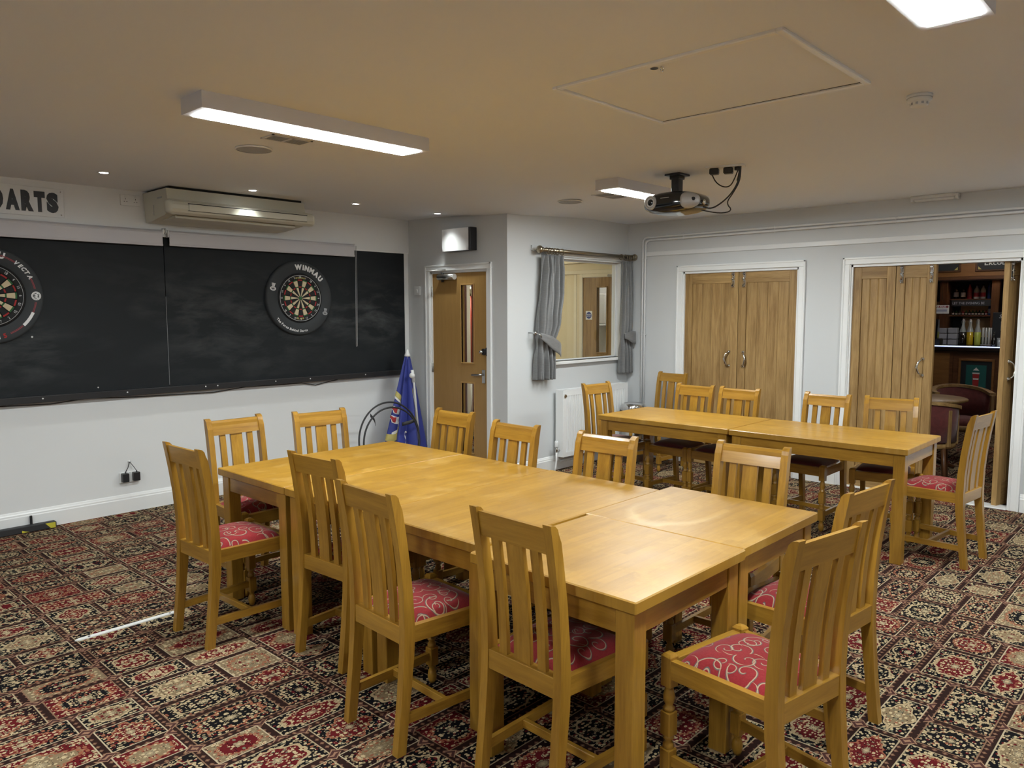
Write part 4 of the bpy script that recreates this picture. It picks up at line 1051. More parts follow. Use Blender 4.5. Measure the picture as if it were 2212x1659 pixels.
el = empty('emergency_light', (XD - 0.035, 1.858, 2.487), 0, 'slim white emergency light fitting under the ceiling above the open doors', 'emergency light')
MB().cbox((-0.035, -0.178, 0.020), (0.035, 0.178, 0.047), 0.006).build('housing', 'white_plastic', el)
MB().cbox((-0.030, -0.150, 0.000), (0.030, 0.150, 0.022), 0.008).build('cover', 'satin_white', el)
for y in (-0.165, 0.165): MB().cbox((-0.031, y - 0.012, -0.002), (0.031, y + 0.012, 0.024), 0.004).build('end_cap', 'white_plastic', el)

# projector
pj = empty('projector', (4.74, 2.885, 2.332), 0, 'glossy black ceiling projector with silver lens ring on a short column', 'projector')
def sup(a, e): return math.copysign(abs(a) ** e, a)
def body(s, t):
    u = 2 * pi * s; v = -pi / 2 + pi * t
    cx = 0.160 * sup(cos(v), 0.42) * sup(cos(u), 0.62); cy = 0.220 * sup(cos(v), 0.42) * sup(sin(u), 0.72); cz = 0.076 * sup(sin(v), 0.72)
    cz *= 1.0 - 0.28 * (cy / 0.22) ** 2
    return (cx, cy, cz)
MB().grid(body, 64, 28).build('body', 'gloss_black', pj)
ln = MB().lathe([(0.048, -0.03), (0.048, 0.010), (0.043, 0.016), (0.036, 0.014), (0.033, 0.004)], 28, T(-0.150, 0.112, 0.004) @ RY(-pi / 2), cap=False).build('lens_ring', 'silver_plastic', pj)
MB().lathe([(0.033, 0.0), (0.033, 0.006), (0.027, 0.010), (0.022, 0.006)], 24, T(-0.152, 0.112, 0.004) @ RY(-pi / 2), cap=False).build('focus_ring', 'satin_white', ln)
MB().lathe([(0.026, 0.002), (0.015, 0.006), (0, 0.008)], 20, T(-0.153, 0.112, 0.004) @ RY(-pi / 2), cap=False).build('lens', 'gloss_black', ln)
def on_body(name, sc_, tc_, ss, ts, lift, mat, n=36, rings=5):
    m = MB(); vs = [body(sc_, tc_)]
    for k in range(1, rings + 1):
        for i in range(n):
            a = 2 * pi * i / n; q = k / rings; vs.append(body(sc_ + ss * q * cos(a), tc_ + ts * q * sin(a)))
    vs = [tuple(c * (1 + lift) for c in p) for p in vs]
    edge_ = [tuple(c * (1 - 0.02) for c in p) for p in vs[-n:]]; vs += edge_; o_ = 1 + (rings - 1) * n
    fs = [(0, 1 + i, 1 + (i + 1) % n) for i in range(n)]
    for k in range(rings - 1): fs += [(1 + k * n + i, 1 + (k + 1) * n + i, 1 + (k + 1) * n + (i + 1) % n, 1 + k * n + (i + 1) % n) for i in range(n)]
    fs += [(o_ + i, o_ + n + i, o_ + n + (i + 1) % n, o_ + (i + 1) % n) for i in range(n)]
    m.add(vs, fs, True); return m.build(name, mat, pj)
on_body('side_grille', 0.640, 0.50, 0.072, 0.27, 0.03, 'silver_plastic')
on_body('grille_badge', 0.655, 0.52, 0.014, 0.035, 0.036, 'print_black', 12, 2)
MB().box((-0.163, -0.035, 0.024), (-0.155, 0.030, 0.0265)).build('badge', 'silver_plastic', pj)
MB().cbox((-0.032, -0.030, 0.06), (0.032, 0.030, 0.180), 0.006).build('column', 'black_plastic', pj)
MB().cbox((-0.040, -0.038, 0.165), (0.040, 0.038, 0.190), 0.004).build('collar', 'black_plastic', pj)
MB().cbox((-0.070, -0.060, 0.188), (0.070, 0.060, ZC - 2.332), 0.003).build('ceiling_plate', 'black_plastic', pj)
MB().lathe([(0.016, 0), (0.016, 0.018), (0, 0.02)], 14, T(-0.02, -0.212, -0.01) @ RX(pi / 2)).build('connector', 'chrome', pj)
cs = empty('ceiling_socket', (4.700, 2.500, ZC), R(-70), 'white ceiling socket plate holding two black plugs for the projector', 'socket')
MB().cbox((-0.125, -0.045, -0.010), (0.125, 0.045, 0.0), 0.003).build('face_plate', 'white_plastic', cs)
for x in (-0.070, 0.020): MB().cbox((x - 0.030, -0.025, -0.050), (x + 0.030, 0.025, -0.010), 0.006).build('plug', 'black_plastic', cs)
MB().lathe([(0.022, 0.0), (0.022, -0.02), (0, -0.022)], 16, T(0.080, 0, -0.01)).build('cable_gland', 'black_plastic', cs)
cb = empty('projector_cables', (4.72, 2.40, ZC), 0, 'bundle of black cables drooping from ceiling socket to projector', 'cables')
for i, (P, r_) in enumerate((
    ([(0, 0.01, -0.02), (0.005, 0.015, -0.10), (-0.005, 0.06, -0.18), (-0.01, 0.13, -0.235), (-0.01, 0.20, -0.265), (-0.005, 0.265, -0.245)], 0.005),
    ([(0.01, 0.005, -0.02), (0.012, 0.01, -0.10), (0.0, 0.05, -0.175), (0.0, 0.10, -0.235), (0.0, 0.05, -0.29), (0.0, 0.14, -0.30), (0.0, 0.28, -0.265)], 0.004),
    ([(-0.04, 0.185, -0.045), (-0.03, 0.16, -0.10), (-0.02, 0.11, -0.135), (0.0, 0.07, -0.13), (0.0, 0.04, -0.08), (0.0, 0.015, -0.02)], 0.004),
    ([(0, 0.005, -0.0), (0, 0.008, -0.06), (0, 0.02, -0.10)], 0.009))):
    # smooth by subdivision
    Q = [Vector(p) for p in P]
    for _ in range(2): Q = [Q[0]] + [q for a, b in zip(Q, Q[1:]) for q in (a * 0.75 + b * 0.25, a * 0.25 + b * 0.75)] + [Q[-1]]
    MB().tube(Q, r_, 7).build('cable', 'black_rubber', cb)

# ================================================================== TABLES
TH = 0.740
def table(label, x0, x1, y0, y1, mat, z=TH, leg=0.068, inset=0.018, group='tables pushed together in the middle of the room'):
    cx, cy = (x0 + x1) / 2, (y0 + y1) / 2; hx, hy = (x1 - x0) / 2, (y1 - y0) / 2
    t = empty('dining_table', (cx, cy, 0), 0, label, 'table', group)
    MB().cbox((-hx, -hy, z - 0.040), (hx, hy, z), 0.004).build('tabletop', mat, t)
    for sx in (-1, 1):
        for sy in (-1, 1):
            a = (sx * (hx - inset), sy * (hy - inset), 0.0); b = (sx * (hx - inset - leg), sy * (hy - inset - leg), z - 0.040)
            MB().cbox(a, b, 0.003).build('leg', 'beech_z', t)
    ap = 0.082; i2 = inset + 0.006; th = 0.022
    for s in (-1, 1):
        MB().cbox((-hx + inset + leg, s * (hy - i2), z - 0.04 - ap), (hx - inset - leg, s * (hy - i2 - th), z - 0.040), 0.002).build('apron', 'beech_x', t)
        MB().cbox((s * (hx - i2), -hy + inset + leg, z - 0.04 - ap), (s * (hx - i2 - th), hy - inset - leg, z - 0.040), 0.002).build('apron', 'beech_y', t)
    return t
table('table at the black board end of the long table group', 1.903, 3.096, 3.323, 4.012, 'block_x')
table('second table of the long group, counted from the black board', 1.905, 3.094, 2.638, 3.320, 'block_x', z=TH - 0.001)
table('third table of the long group, meeting the two square tables', 1.903, 3.098, 1.950, 2.635, 'block_x')
table('worn square table closest to the viewer', 1.820, 2.512, 1.220, 1.922, 'block_x', z=TH + 0.002)
table('square table with pale ring stain, right of the closest one', 2.518, 3.196, 1.234, 1.947, 'block_stain', z=TH + 0.001)
table('table of the far row beside the radiator', 5.043, 5.773, 2.616, 3.778, 'block_y', group='tables in the row by the folding doors')
table('table of the far row nearer the open folding doors', 5.040, 5.770, 1.412, 2.608, 'block_y', z=TH - 0.001, group='tables in the row by the folding doors')

# ================================================================== CHAIRS
def chair(fabric):
    """faces +y; origin on the floor under the back legs"""
    r = empty('dining_chair', (0, 0, 0))
    WB, WF, DP = 0.180, 0.205, 0.420       # half widths (outer) and front leg centre
    # back posts: curved profile in yz
    ctr = [(0.0, 0.000), (0.10, 0.012), (0.22, 0.026), (0.36, 0.040), (0.46, 0.044), (0.58, 0.040), (0.70, 0.030), (0.82, 0.014), (0.90, 0.001), (0.960, -0.010)]
    def dep(z): return 0.019 + 0.004 * math.exp(-((z - 0.42) / 0.16) ** 2)
    rear = [(y - dep(z), z) for z, y in ctr]; front = [(y + dep(z), z) for z, y in ctr]
    front = front[:-1]; yt, zt = ctr[-1][1], ctr[-1][0]
    front += [(yt + 0.019, zt - 0.034), (yt + 0.014, zt - 0.016), (yt + 0.003, zt - 0.004), (yt - 0.010, zt)]
    outline = rear + front[::-1]
    pw = 0.033
    for s in (-1, 1):
        x0, x1 = sorted((s * WB, s * (WB - pw)))
        MB().prism(outline, 'x', x0, x1).build('back_post', 'beech_z', r)
    def cy(z):
        for (za, ya), (zb, yb) in zip(ctr, ctr[1:]):
            if za <= z <= zb: return ya + (yb - ya) * (z - za) / (zb - za)
        return ctr[-1][1]
    xi = WB - pw
    # top rail, rounded on its front top edge
    zz = [(0.862, 0), (0.948, 1)]
    y0 = cy(0.862); y1 = cy(0.946)
    MB().prism([(y0 - 0.013, 0.862), (y0 + 0.013, 0.862), (y1 + 0.014, 0.915), (y1 + 0.012, 0.934), (y1 + 0.002, 0.946), (y1 - 0.013, 0.946)], 'x', -xi, xi).build('top_rail', 'beech_x', r)
    # seat-level back rail
    yb = cy(0.44)
    MB().cbox((-xi, yb - 0.020, 0.398), (xi, yb + 0.018, 0.466), 0.002).build('back_rail', 'beech_x', r)
    for xc, hw in ((-0.0865, 0.0175), (0.0, 0.036), (0.0865, 0.0175)):
        zs = [0.462, 0.55, 0.65, 0.75, 0.866]; m = MB(); vs = []
        for z in zs:
            y = cy(z) - 0.002
            vs += [(xc - hw, y - 0.008, z), (xc + hw, y - 0.008, z), (xc + hw, y + 0.008, z), (xc - hw, y + 0.008, z)]
        m.add(vs, [(k * 4 + j, k * 4 + (j + 1) % 4, (k + 1) * 4 + (j + 1) % 4, (k + 1) * 4 + j) for k in range(len(zs) - 1) for j in range(4)] + [(3, 2, 1, 0), tuple(len(vs) - 4 + i for i in range(4))])
        m.build('slat', 'beech_z', r)
    # front legs: blocks and turnings
    for s in (-1, 1):
        x = s * (WF - 0.021); m = MB(); h = 0.0205
        m.cbox((x - h, DP - h, 0.372), (x + h, DP + h, 0.474), 0.002)
        m.add([(x - h, DP - h, 0.474), (x + h, DP - h, 0.474), (x + h, DP + h, 0.474), (x - h, DP + h, 0.474), (x - h * .6, DP - h * .6, 0.483), (x + h * .6, DP - h * .6, 0.483), (x + h * .6, DP + h * .6, 0.483), (x - h * .6, DP + h * .6, 0.483), (x, DP, 0.486)],
              [(0, 1, 5, 4), (1, 2, 6, 5), (2, 3, 7, 6), (3, 0, 4, 7), (4, 5, 8), (5, 6, 8), (6, 7, 8), (7, 4, 8)])
        m.lathe([(0.016, 0.376), (0.0135, 0.366), (0.0155, 0.358), (0.0195, 0.340), (0.0185, 0.322), (0.012, 0.306), (0.019, 0.299), (0.019, 0.292), (0.0145, 0.285)], 14, T(x, DP, 0), cap=False)
        m.cbox((x - h, DP - h, 0.205), (x + h, DP + h, 0.287), 0.003)
        m.lathe([(0.0145, 0.208), (0.019, 0.200), (0.019, 0.194), (0.012, 0.187), (0.018, 0.174), (0.0185, 0.166), (0.0145, 0.157)], 14, T(x, DP, 0), cap=False)
        m.cbox((x - h, DP - h, 0.080), (x + h, DP + h, 0.160), 0.003)
        m.lathe([(0.0, 0.0), (0.011, 0.001), (0.0175, 0.016), (0.020, 0.034), (0.0165, 0.055), (0.0115, 0.066), (0.0165, 0.074), (0.016, 0.084)], 14, T(x, DP, 0), cap=False)
        m.build('front_leg', 'beech_z', r)
    # seat rails
    MB().cbox((-(WF - 0.041), DP - 0.016, 0.402), (WF - 0.041, DP + 0.017, 0.466), 0.002).build('front_rail', 'beech_x', r)
    for s in (-1, 1):
        m = MB(); a = Vector((s * (WB - 0.004), 0.060, 0)); b = Vector((s * (WF - 0.004), DP - 0.018, 0)); wv = Vector((-s * 0.024, 0, 0))
        m.add([(p.x, p.y, z) for z in (0.404, 0.466) for p in (a, b, b + wv, a + wv)], [(0, 1, 2, 3), (4, 5, 6, 7), (0, 1, 5, 4), (1, 2, 6, 5), (2, 3, 7, 6), (3, 0, 4, 7)]); m.build('side_rail', 'beech_y', r)
        m = MB(); a = Vector((s * (WB - 0.008), 0.030, 0)); b = Vector((s * (WF - 0.012), DP - 0.016, 0)); wv = Vector((-s * 0.018, 0, 0))
        m.add([(p.x, p.y, z) for z in (0.106, 0.140) for p in (a, b, b + wv, a + wv)], [(0, 1, 2, 3), (4, 5, 6, 7), (0, 1, 5, 4), (1, 2, 6, 5), (2, 3, 7, 6), (3, 0, 4, 7)]); m.build('side_stretcher', 'beech_y', r)
    MB().cbox((-0.178, 0.205, 0.108), (0.178, 0.224, 0.139), 0.002).build('cross_stretcher', 'beech_x', r)
    # drop-in seat pad
    def pad(s, t):
        y = 0.066 + (DP - 0.022 - 0.066) * t; hw = (WB - 0.026) + (WF - WB) * t
        u = 2 * s - 1; v = 2 * t - 1
        cu = 1 - abs(u) ** 3.2; cv = 1 - abs(v) ** 3.2
        z = 0.462 + 0.046 * (max(0, cu) ** 0.55) * (max(0, cv) ** 0.55)
        # notch the front corners around the leg tops
        return (u * hw * (1 - 0.06 * max(0, v) ** 6), y - 0.012 * abs(u) ** 6 * max(0, v) ** 6, z)
    MB().grid(pad, 22, 22).build('seat_pad', fabric, r)
    return r
protos = {'swirl_fabric': chair('swirl_fabric'), 'velvet': chair('velvet')}
used = set()
def put_chair(label, x, y, deg, fabric='swirl_fabric', group='patterned-seat chairs around the long table group'):
    p = protos[fabric]
    o = p if fabric not in used else copy_tree(p)
    used.add(fabric)
    o.location = (x, y, 0); o.rotation_euler = (0, 0, R(deg)); tag(o, label, 'chair', group)
# facing: +y = 0, +x = -90, -x = 90, -y = 180
put_chair('chair standing furthest left, pulled out from the table end', 1.556, 3.606, -88)
put_chair('chair pushed close in, second from the left edge', 1.850, 2.945, -87)
put_chair('chair with brightly lit swirl seat, third along the viewer side', 1.635, 2.258, -93)
put_chair('chair in front of the worn square table, partly cut off below', 1.712, 1.604, -92)
put_chair('chair below the black board, left of the two at the table head', 2.189, 4.364, 180.5)
put_chair('chair below the black board, right of the two at the table head', 2.717, 4.262, 172)
put_chair('chair standing in front of the single oak door', 3.294, 3.617, 88)
put_chair('chair standing in front of the window corner, beside the single door', 3.152, 2.950, 88)
put_chair('chair backed by the far table legs, below the radiator', 3.176, 2.328, 92)
put_chair('chair across the square table from the viewer, backed by the far row', 3.396, 1.634, 92)
put_chair('large chair nearest the viewer with its red seat fully shown', 2.205, 0.826, -10)
put_chair('chair behind the nearest one, at the square table end', 2.868, 0.938, -6)
G2 = 'plum-seat chairs around the far table row'
put_chair('chair at the radiator end of the far table row', 5.448, 4.093, 176, 'velvet', G2)
put_chair('chair standing alone in the corner against the folding doors', 6.884, 4.207, 83, 'velvet', G2)
put_chair('chair behind the far row, closest to the radiator', 5.875, 3.360, 88, 'velvet', G2)
put_chair('chair behind the far row, before the middle of the closed doors', 5.863, 2.945, 87, 'velvet', G2)
put_chair('chair behind the far row, before the wall between both door pairs', 5.903, 2.242, 86, 'velvet', G2)
put_chair('chair behind the far row, before the half-open folding leaves', 5.979, 1.803, 101, 'velvet', G2)
put_chair('chair with pink patterned seat at the near end of the far row', 5.418, 1.105, -6, 'swirl_fabric', 'patterned-seat chairs around the long table group')

# ================================================================== CORNER: PARASOL, HOOP, FLOOR STRIPS
ps = empty('parasol', (4.885, 6.075, 0.0), 0, 'folded blue parasol with gold and red print propped in the corner', 'parasol')
ztip, zhem = 1.150, 0.17
NPL = 7
def canopy(s, t):
    """s around (0..1), t from tip to hem"""
    a = 2 * pi * s - pi / 2
    rr = 0.022 + 0.190 * t ** 0.95
    pl = abs(((s * NPL) % 1.0) - 0.5) * 2          # 0 at fold valley, 1 at fold crest
    rr *= 0.52 + 0.50 * pl ** 0.75
    hem = 0.045 * sin(s * 2 * pi * 3 + 0.8) + 0.03 * sin(s * 2 * pi * 5)
    z = ztip - (ztip - zhem - hem) * t
    lean = 0.0
    # lean towards the corner, broader along the wall
    return (rr * 1.22 * cos(a) - 0.055 * t + 0.022, rr * 0.86 * sin(a) - 0.02 * t, z)
co_ = MB().grid(canopy, 140, 40).build('canopy', 'parasol_blue', ps)
co_.modifiers.new('thickness', 'SOLIDIFY').thickness = 0.003
MB().lathe([(0.030, -0.012), (0.030, 0.0), (0.016, 0.040), (0.010, 0.058), (0, 0.060)], 18, T(0.022, 0, ztip)).build('tip_cap', 'white_plastic', ps)
MB().cyl((0.0, 0.0, 0.0), (0.018, 0.0, ztip), 0.016, 12).build('pole', 'white_plastic', ps)
def ms(s): return 0.835 + (s - 0.90) * 1.75 if s < 0.915 else (s - 0.02 if s < 0.97 else s + 0.015)
def patch(name, poly, mat, lift=0.005):
    poly = [(ms(a), b) for a, b in poly]
    """print laid on the canopy; poly in (s, t)"""
    def P(s, t):
        p = Vector(canopy(s % 1.0, t)); q = Vector((0.022 - 0.055 * t, -0.02 * t, p.z)); n = (p - q); n.z = 0; n.normalize(); return p + n * lift
    # triangulated fan over a dense resample
    n = len(poly); pts = []
    for i in range(n):
        a, b = poly[i], poly[(i + 1) % n]
        for k in range(4): pts.append((a[0] + (b[0] - a[0]) * k / 4, a[1] + (b[1] - a[1]) * k / 4))
    m = MB(); c = (sum(p[0] for p in pts) / len(pts), sum(p[1] for p in pts) / len(pts)); N = len(pts); K = 4
    vs = [P(*c)]
    for k in range(1, K + 1):
        for p in pts: vs.append(P(c[0] + (p[0] - c[0]) * k / K, c[1] + (p[1] - c[1]) * k / K))
    fs = [(0, 1 + i, 1 + (i + 1) % N) for i in range(N)]
    for k in range(K - 1): fs += [(1 + k * N + i, 1 + (k + 1) * N + i, 1 + (k + 1) * N + (i + 1) % N, 1 + k * N + (i + 1) % N) for i in range(N)]
    m.add(vs, fs, True); m.build(name, mat, ps, fix=False)
def strip_patch(name, path, width, mat, lift=0.005):
    """curved stripe; path of (s,t), width in t"""
    path = [(ms(a), b) for a, b in path]
    m = MB(); vs = []
    def P(s, t):
        p = Vector(canopy(s % 1.0, t)); q = Vector((0.022 - 0.055 * t, -0.02 * t, p.z)); nn = (p - q); nn.z = 0; nn.normalize(); return p + nn * lift
    Q = [Vector(p).to_2d() if len(p) == 2 else p for p in [Vector((a, b)) for a, b in path]]
    for _ in range(2): Q = [Q[0]] + [q for a, b in zip(Q, Q[1:]) for q in (a * 0.75 + b * 0.25, a * 0.25 + b * 0.75)] + [Q[-1]]
    n = len(Q)
    for i, q in enumerate(Q):
        wv = width * (0.35 + 0.65 * sin(pi * i / (n - 1)))
        for k in range(4): vs.append(P(q.x, q.y + wv * (k / 3 - 0.5)))
    m.add(vs, [(i * 4 + k, (i + 1) * 4 + k, (i + 1) * 4 + k + 1, i * 4 + k + 1) for i in range(n - 1) for k in range(3)], True); m.build(name, mat, ps, fix=False)
# s=0 points to -y (the wall faces the room from there); viewer sits towards s ~ 0.87
strip_patch('gold_arc', [(0.80, 0.385), (0.85, 0.40), (0.895, 0.47)], 0.055, 'print_gold')
strip_patch('white_arc', [(0.81, 0.425), (0.85, 0.44), (0.893, 0.51)], 0.022, 'print_white', 0.006)
strip_patch('gold_arc', [(0.905, 0.72), (0.88, 0.80), (0.84, 0.85), (0.78, 0.86)], 0.075, 'print_gold')
strip_patch('white_arc', [(0.905, 0.66), (0.885, 0.74), (0.85, 0.79)], 0.04, 'print_white', 0.006)
strip_patch('gold_arc', [(0.985, 0.36), (1.01, 0.48), (1.015, 0.62), (0.99, 0.73)], 0.11, 'print_gold')
strip_patch('white_arc', [(0.99, 0.40), (1.012, 0.50), (1.018, 0.60)], 0.05, 'print_white', 0.006)
for off, (s0, t0) in ((0, (0.80, 0.520)), (1, (0.80, 0.615))):
    patch('letter_outline', [(s0, t0), (s0 + 0.070, t0 + 0.004), (s0 + 0.068, t0 + 0.075), (s0 + 0.042, t0 + 0.070), (s0 + 0.040, t0 + 0.045), (s0 + 0.0, t0 + 0.042)], 'print_white', 0.0055)
    patch('letter', [(s0 + 0.004, t0 + 0.008), (s0 + 0.060, t0 + 0.011), (s0 + 0.058, t0 + 0.064), (s0 + 0.048, t0 + 0.062), (s0 + 0.045, t0 + 0.033), (s0 + 0.004, t0 + 0.031)], 'sisal_red', 0.0065)
strip_patch('letter', [(0.945, 0.745), (0.925, 0.735), (0.918, 0.775), (0.938, 0.81), (0.93, 0.86), (0.918, 0.89)], 0.025, 'print_white')
strip_patch('letter', [(0.80, 0.715), (0.815, 0.70), (0.825, 0.735)], 0.018, 'print_white')
strip_patch('letter', [(0.87, 0.985), (0.895, 0.965), (0.915, 0.955)], 0.014, 'print_white')
# spare white tilt joint and lower pole strapped to the outside
jx, jy = 0.030, -0.140
MB().tube([(jx + 0.012, jy, 0.30), (jx - 0.004, jy + 0.045, 0.86), (jx - 0.008, jy + 0.055, 0.92)], 0.0115, 12).build('lower_pole', 'white_plastic', ps)
m = MB(); m.cyl((jx - 0.006, jy + 0.050, 0.88), (jx - 0.012, jy + 0.062, 1.005), 0.0165, 14); m.cyl((jx - 0.010, jy + 0.055, 0.965), (jx - 0.060, jy + 0.010, 0.955), 0.013, 12)
m.lathe([(0.0, 0), (0.026, 0.002), (0.029, 0.012), (0.026, 0.024), (0.0, 0.026)], 18, T(jx - 0.062, jy + 0.002, 0.955) @ RZ(R(35)) @ RY(-pi / 2) @ T(0, 0, -0.01)); m.build('tilt_joint', 'white_plastic', ps)
patch('white_pocket', [(1.03, 0.90), (1.075, 0.93), (1.07, 1.0), (1.03, 1.0)], 'print_white')
m = MB(); m.lathe([(0.020, 0), (0.16, 0.0), (0.17, 0.02), (0.03, 0.05), (0.02, 0.05)], 24, cap=True); m.build('stand_foot', 'black_plastic', ps)

hp = empty('hoop_frame', (4.485, 5.800, 0.004), 0, 'pair of black flexible hoops with loose straps leaning by the parasol', 'hoops')
hp.rotation_euler = (R(-5), 0, R(0))
for R_, dy, cz in ((0.358, 0.0, 0.366), (0.332, -0.035, 0.342)):
    m = MB(); torus(m, (0.0, dy, cz), R_, 0.0085, 'y', 64, 8); m.build('hoop', 'black_rubber', hp)
for ang, ln_ in ((2.25, 0.09), (0.55, 0.10)):
    x, z = 0.35 * cos(ang), 0.366 + 0.35 * sin(ang)
    m = MB(); sg_ = -1 if x > 0 else 1
    def stp(s, t): return (x + sg_ * (0.03 * s + 0.12 * s * s * (1 if x > 0 else 0.2)) , -0.012 - 0.03 * sin(pi * s), z - ln_ * s * (1 if x < 0 else 0.35) - 0.035 * t)
    m.grid(stp, 8, 2); o = m.build('strap', 'black_rubber', hp); o.modifiers.new('thickness', 'SOLIDIFY').thickness = 0.003
MB().tube([(-0.335, 0.0, 0.27), (-0.27, -0.02, 0.08), (-0.25, -0.03, 0.0)], 0.004, 6).build('tie_cord', 'black_rubber', hp)

oc = empty('throw_line', (1.405, 4.005, 0.0), R(0.8), 'thin white metal strip lying on the carpet', 'floor strip')
MB().prism([(-0.255, 0.0), (-0.235, -0.014), (0.255, -0.014), (0.255, 0.014), (-0.235, 0.014)], 'z', 0.0, 0.005).build('strip', 'oche_white', oc)
for x in (-0.19, 0.205): MB().cyl((x, 0, 0.005), (x, 0, 0.0058), 0.006, 10).build('screw_hole', 'print_black', oc)
rb = empty('floor_bar', (0.70, YA - 0.055, 0.0), 0, 'low black bar with yellow and black taped end along the wall', 'floor bar')
MB().cbox((-1.6, -0.030, 0.0), (1.03, 0.022, 0.048), 0.005).build('bar', 'black_rubber', rb)
for a, b in (((0.955, 1.022), (0.990, 1.022)), ((0.800, 0.862), (0.80, 0.825))):
    MB().add([(a[0] if a[0] > .9 else 0.805, -0.0308, 0.044 if a[0] > .9 else 0.022), (a[1] if a[0] > .9 else 0.822, -0.0308, 0.044 if a[0] > .9 else 0.014), (b[1] if a[0] > .9 else 0.852, -0.0308, 0.004), (b[0] if a[0] > .9 else 0.805, -0.0308, 0.004)], [(0, 1, 2, 3)]).build('hazard_tape', 'tape_yellow', rb, fix=False)
MB().cbox((0.870, 0.012, 0.040), (0.886, 0.026, 0.110), 0.002).build('upright_pin', 'black_plastic', rb)

# ================================================================== LOBBY BEYOND THE WINDOW AND SINGLE DOOR
LX = 7.30
mb = MB(); mb.box((LX, 5.72, -0.02), (LX + 0.1, 8.6, 2.6)); mb.box((LX, 4.95, 1.995), (LX + 0.1, 5.72, 2.6)); mb.box((LX, YC, -0.02), (LX + 0.1, 4.955, 2.6)); mb.box((XB, 8.5, -0.02), (LX, 8.6, 2.6)); mb.box((XB + 0.02, YA + 0.13, -0.02), (XB + 0.12, 8.6, 2.6)); mb.box((XD + 0.11, YC + 0.02, -0.02), (LX, YC + 0.12, 2.6))
struct('wall_lobby', mb, 'cream_paint', 'cream lobby walls seen through the inner window', 'wall')
mb = MB(); mb.cbox((LX - 0.02, 4.96, 2.030), (LX, 6.6, 2.075), 0.003); mb.cbox((LX - 0.03, 4.96, 2.16), (LX, 6.6, 2.18), 0.003); mb.box((LX - 0.006, 5.80, 0.0), (LX, 5.84, 2.03))
struct('trim_8', mb, 'cream_gloss', 'cream picture rail mouldings on the lobby wall', 'moulding')
dl = empty('door_5', (LX - 0.005, 4.965, 0), 0, 'oak lobby door with slim glass slot seen through the inner window', 'door', kind='structure')
W = 0.735; g0, g1 = 5.352 - 4.965, 5.490 - 4.965
m = MB(); m.box((0, 0, 0.005), (0.044, g0, 1.985)); m.box((0, g1, 0.005), (0.044, W, 1.985)); m.box((0, g0, 1.865), (0.044, g1, 1.985)); m.box((0, g0, 0.005), (0.044, g1, 1.105)); m.build('leaf', 'oak_z', dl)
for a, b in (((g0 - 0.014, 1.09), (g0, 1.88)), ((g1, 1.09), (g1 + 0.014, 1.88)), ((g0, 1.865), (g1, 1.88)), ((g0, 1.09), (g1, 1.105))): MB().cbox((-0.008, a[0], a[1]), (0.01, b[0], b[1]), 0.002).build('bead', 'oak_z', dl)
MB().box((0.02, g0, 1.105), (0.025, g1, 1.865)).build('pane', 'pane_glass', dl)
for a, b in (((W, 0.0), (W + 0.045, 2.03)), ((-0.01, 1.987), (W, 2.03))): MB().cbox((-0.018, a[0], a[1]), (0.005, b[0], b[1]), 0.003).build('frame', 'cream_gloss', dl)
MB().tube([(-0.03, 0.20, 1.998), (-0.10, 0.30, 2.004), (-0.02, 0.36, 1.99), (-0.02, 0.16, 1.98)], 0.006, 6).build('closer_arm', 'brushed_steel', dl)
fs = empty('fire_door_sign', (LX - 0.006, 5.608, 1.540), 0, 'square white sticker with round blue notice on the lobby door', 'sign')
MB().box((-0.002, -0.047, -0.052), (0, 0.047, 0.052)).build('sticker', 'paper', fs)
MB().lathe([(0.040, 0.0), (0.0, 0.0)], 28, T(-0.003, 0, 0) @ RY(-pi / 2), cap=False).build('disc', 'sign_blue', fs)
for i, s_ in enumerate(('FIRE DOOR', 'KEEP SHUT')): text_obj('lettering', s_, 'print_white', fs, T(-0.0036, 0, 0.006 - 0.019 * i) @ ON_X, 0.0125, offset=0.0003)
pn = empty('paper_notice', (LX - 0.006, 5.215, 1.570), 0, 'white paper notice with black capitals on the lobby door', 'notice')
MB().box((-0.002, -0.07, -0.105), (0, 0.065, 0.105)).build('sheet', 'paper', pn)
text_obj('lettering', 'MEN', 'print_black', pn, T(-0.0025, 0.044, 0.028) @ ON_X, 0.052, offset=0.001, align='L')
mb = MB(); mb.box((8.3, 4.9, -0.02), (8.4, 6.6, 2.6)); mb.box((7.4, 6.5, -0.02), (8.3, 6.6, 2.6))
struct('wall_passage', mb, 'wall_paint_white', 'pale passage wall behind the lobby door slot', 'wall')
hd = empty('wall_dispenser', (8.28, 6.10, 1.42), 0, 'white wall dispenser seen through the lobby door slot', 'dispenser')
MB().cbox((-0.10, -0.075, 0), (0, 0.075, 0.40), 0.012).build('case', 'white_plastic', hd); MB().cbox((-0.11, -0.08, -0.03), (0, 0.08, 0.0), 0.01).build('tray', 'satin_white', hd)
def bowl(label, x, y, mat, r=0.16, z=None):  # unseen lamps added to light the lobby, passage and bar
    z = ZC if z is None else z
    L = empty('added_bowl_light', (x, y, z), 0, label, 'ceiling light')
    MB().lathe([(r, -0.01), (r * 0.7, -0.07), (0, -0.098)], 10, cap=False).build('glass_bowl', mat, L); MB().lathe([(r + 0.01, 0.0), (r + 0.01, -0.014), (r, -0.016)], 28, cap=False).build('rim', 'satin_white', L)
bowl('added unseen warm bowl light on the lobby ceiling', 6.2, 6.9, 'lobby_glow', 0.2)
bowl('added unseen bowl light in the passage behind the lobby door', 7.85, 5.6, 'bar_glow', 0.11)
rd2 = empty('red_framed_door', (LX - 0.004, 7.35, 0), 0, 'dark red framed doorway glimpsed through the slot of the single door', 'door')
